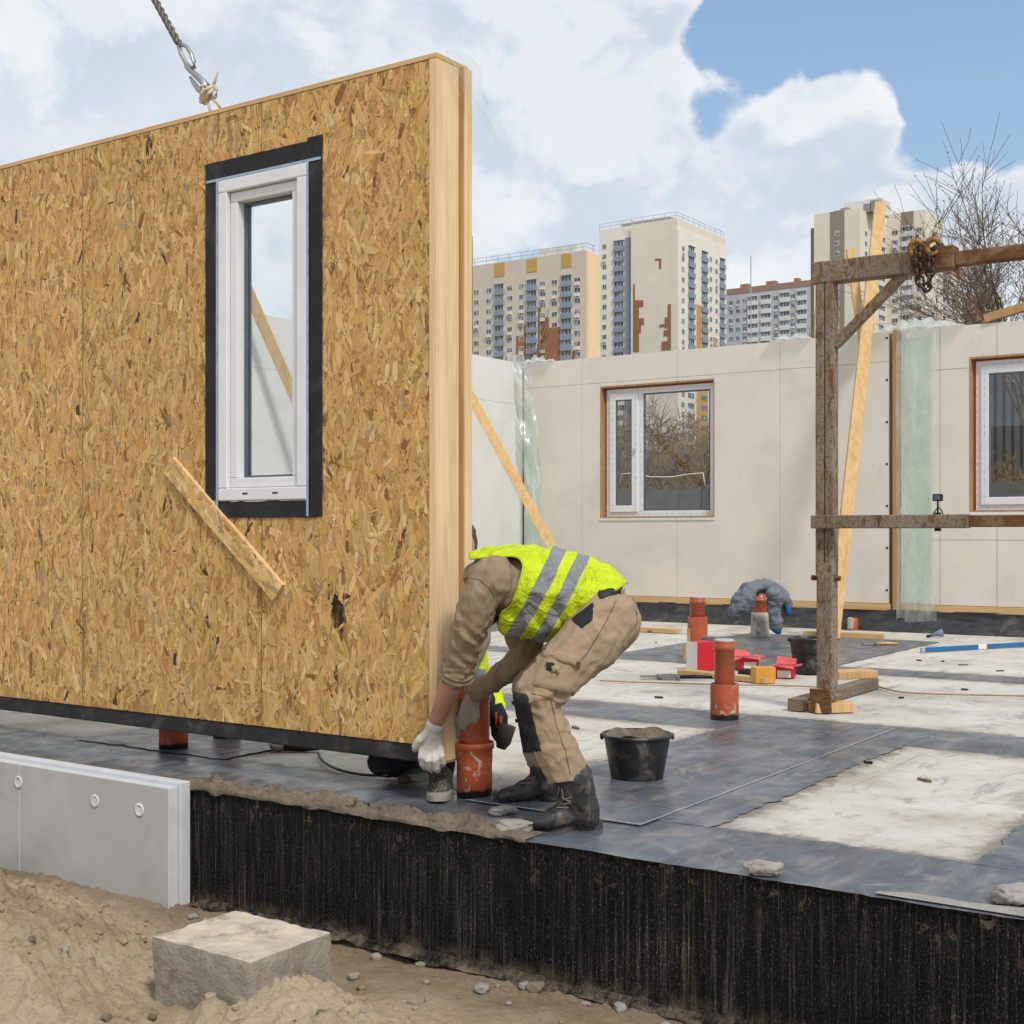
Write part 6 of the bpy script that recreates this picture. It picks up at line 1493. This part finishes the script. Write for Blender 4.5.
# ================================================================== fence and bare trees beyond the walls
FY = 23.0; fz = onY(700, 488, FY).z
m = MB(); x = -21.0; k = 0
fe = thing('concrete_fence', 'dark grey panel fence seen through the back wall windows', 'fence', (-10, FY, G0))
while x < 4:
    m = MB()
    for q in range(5): m.box(x + .05, x + 2.38, FY - .03 + .004 * (q % 2), FY + .03, G0 + q * (fz - G0) / 5 + .01, G0 + (q + 1) * (fz - G0) / 5 - .012)
    m.build('fence_panel', 'fence_concrete', fe); m = MB(); m.box(x - .05, x + .046, FY - .08, FY + .06, G0, fz + .05); m.build('fence_post', 'fence_concrete', fe); x += 2.45
def tree(label, base, h, seed, spread=.9, lean=(0, 0), dens=1.0, levels=5, r0=.09, buds=False, twig='twig_brown', minr=.006, first=.22, kids=(2, 4)):
    rd = random.Random(seed); t = thing('bare_tree', label, 'tree', base); tk = MB(); cr = MB(); bd = MB()
    def grow(p, d, L, r, lv):
        n = 4 if lv > 1 else 3; pts = [p]; rr = [r]; q = p.copy(); dd_ = d.copy()
        for k in range(n):
            dd_ = (dd_ + Vector((rd.gauss(0, .13), rd.gauss(0, .13), rd.gauss(.03, .10)))).normalized(); q = q + dd_ * (L / n); pts.append(q.copy()); rr.append(max(minr * .6, r * (1 - .55 * (k + 1) / n)))
        (tk if lv >= levels - 1 else cr).tube(pts, rr, 6 if lv >= levels - 1 else (4 if lv > 1 else 3), caps=False)
        if lv == 0:
            if buds:
                for a in pts[1:]:
                    if rd.random() < .8:
                        s = rd.uniform(.012, .026); u = Vector((rd.gauss(0, 1), rd.gauss(0, 1), rd.gauss(0, 1))).normalized(); v = u.cross(Vector((rd.gauss(0, 1), rd.gauss(0, 1), 1))).normalized(); a = a + u * s
                        bd.poly([a - u * s, a + v * s * .6, a + u * s, a - v * s * .6])
            return
        m_ = max(2, int(rd.randint(*kids) * dens + .5)) + (1 if lv < 3 else 0)
        for k in range(m_):
            f = rd.uniform(first if lv == levels else .25, 1.0); i = min(n - 1, int(f * n)); s = pts[i].lerp(pts[i + 1], f * n - i)
            side_ = Vector((rd.gauss(0, 1), rd.gauss(0, 1), rd.gauss(.1, .5))).normalized(); nd = (d * (1 - spread * .45) + side_ * spread + UP * .15).normalized()
            grow(s, nd, L * (rd.uniform(.48, .74) if not buds else rd.uniform(.52, .74)), max(minr, rr[i] * rd.uniform(.5, .68)), lv - 1)
        grow(pts[-1], dd_, L * rd.uniform(.55, .75), max(minr, rr[-1]), lv - 1)
    grow(Vector(base), Vector((lean[0], lean[1], 1)).normalized(), h * .42, r0, levels)
    tk.build('trunk', 'bark', t, smooth=True); cr.build('crown', twig, t)
    if bd.v: bd.build('buds', 'bud_leaf', t)
    return t
bt = onY(1106, 500, 26); tree('bare budding tree rising behind the wall at the right edge', (bt.x, 26, G0), 10.6, 12, .70, (-.13, 0), 1.0, 4, .11, True, 'twig_dark', .007, .50, (4, 6))
rt_ = random.Random(9)
for k, (px, Y, h) in enumerate(((612, 25.5, 4.3), (640, 28, 4.8), (668, 25, 4.4), (690, 29, 5.0), (716, 26, 4.6), (745, 28, 4.6), (982, 27, 3.3), (1012, 29, 3.6), (520, 27.5, 4.9), (560, 30, 4.7), (628, 31, 5.2), (655, 33, 5.6), (680, 32, 5.4), (704, 34, 5.8), (998, 25.5, 3.2))):
    p = onY(px, 500, Y); lab = ['bare shrub-like tree behind the left sash of the two-pane window', 'bare tree behind the mullion of the two-pane window', 'bare tree behind the left half of the wide pane', 'bare tree farther back behind the middle of the wide pane', 'bare tree behind the right end of the wide pane',
        'bare tree hidden right of the two-pane window', 'bare tree behind the sash of the window at the right edge', 'bare tree farther back behind the window at the right edge', 'bare tree whose top twigs show over the wall near the corner', 'bare tree behind the wall below the beige block',
        'brownish bare tree deep behind the left sash of the two-pane window', 'brownish bare tree deep behind the left edge of the wide pane', 'brownish bare tree deep behind the centre of the wide pane', 'brownish bare tree deep behind the right edge of the wide pane', 'bare tree nearest the fence behind the window at the right edge'][k]
    tree(lab, (p.x, Y, G0), h, 40 + k, 1.0, (rt_.uniform(-.15, .15), 0), 1.25, 4, .07, False, 'twig_brown', .009, .1, (4, 6))
for px, py, D_, h, sd_, lab in ((786, 295, 130, 0, 71, 'small bare tree far off in front of the long grey block'), (500, 352, 90, 0, 72, 'bare tree far off in front of the brown part of the beige block'), (530, 350, 95, 0, 73, 'dim bare tree far off right of the panel film')):
    b = at(px, py, D_); tree(lab, (b.x, b.y, G0), b.z - G0, sd_, .6, (0, 0), 1.0, 4, .16, False, 'twig_brown', .04, .15, (3, 4))
m = MB()
for k in range(2):
    P = [onY(x, y, FY - 2.2 + k * .4) for x, y in ((620, 484 - k), (622, 474), (634, 473), (650, 477), (672, 477), (690, 474), (703, 473), (705, 485))] 
    m.tube(P, .011, 6)
tag(m.build('white_pipe', 'card_white', smooth=True), 'bent white plastic pipes seen low through the two-pane window', 'pipe')
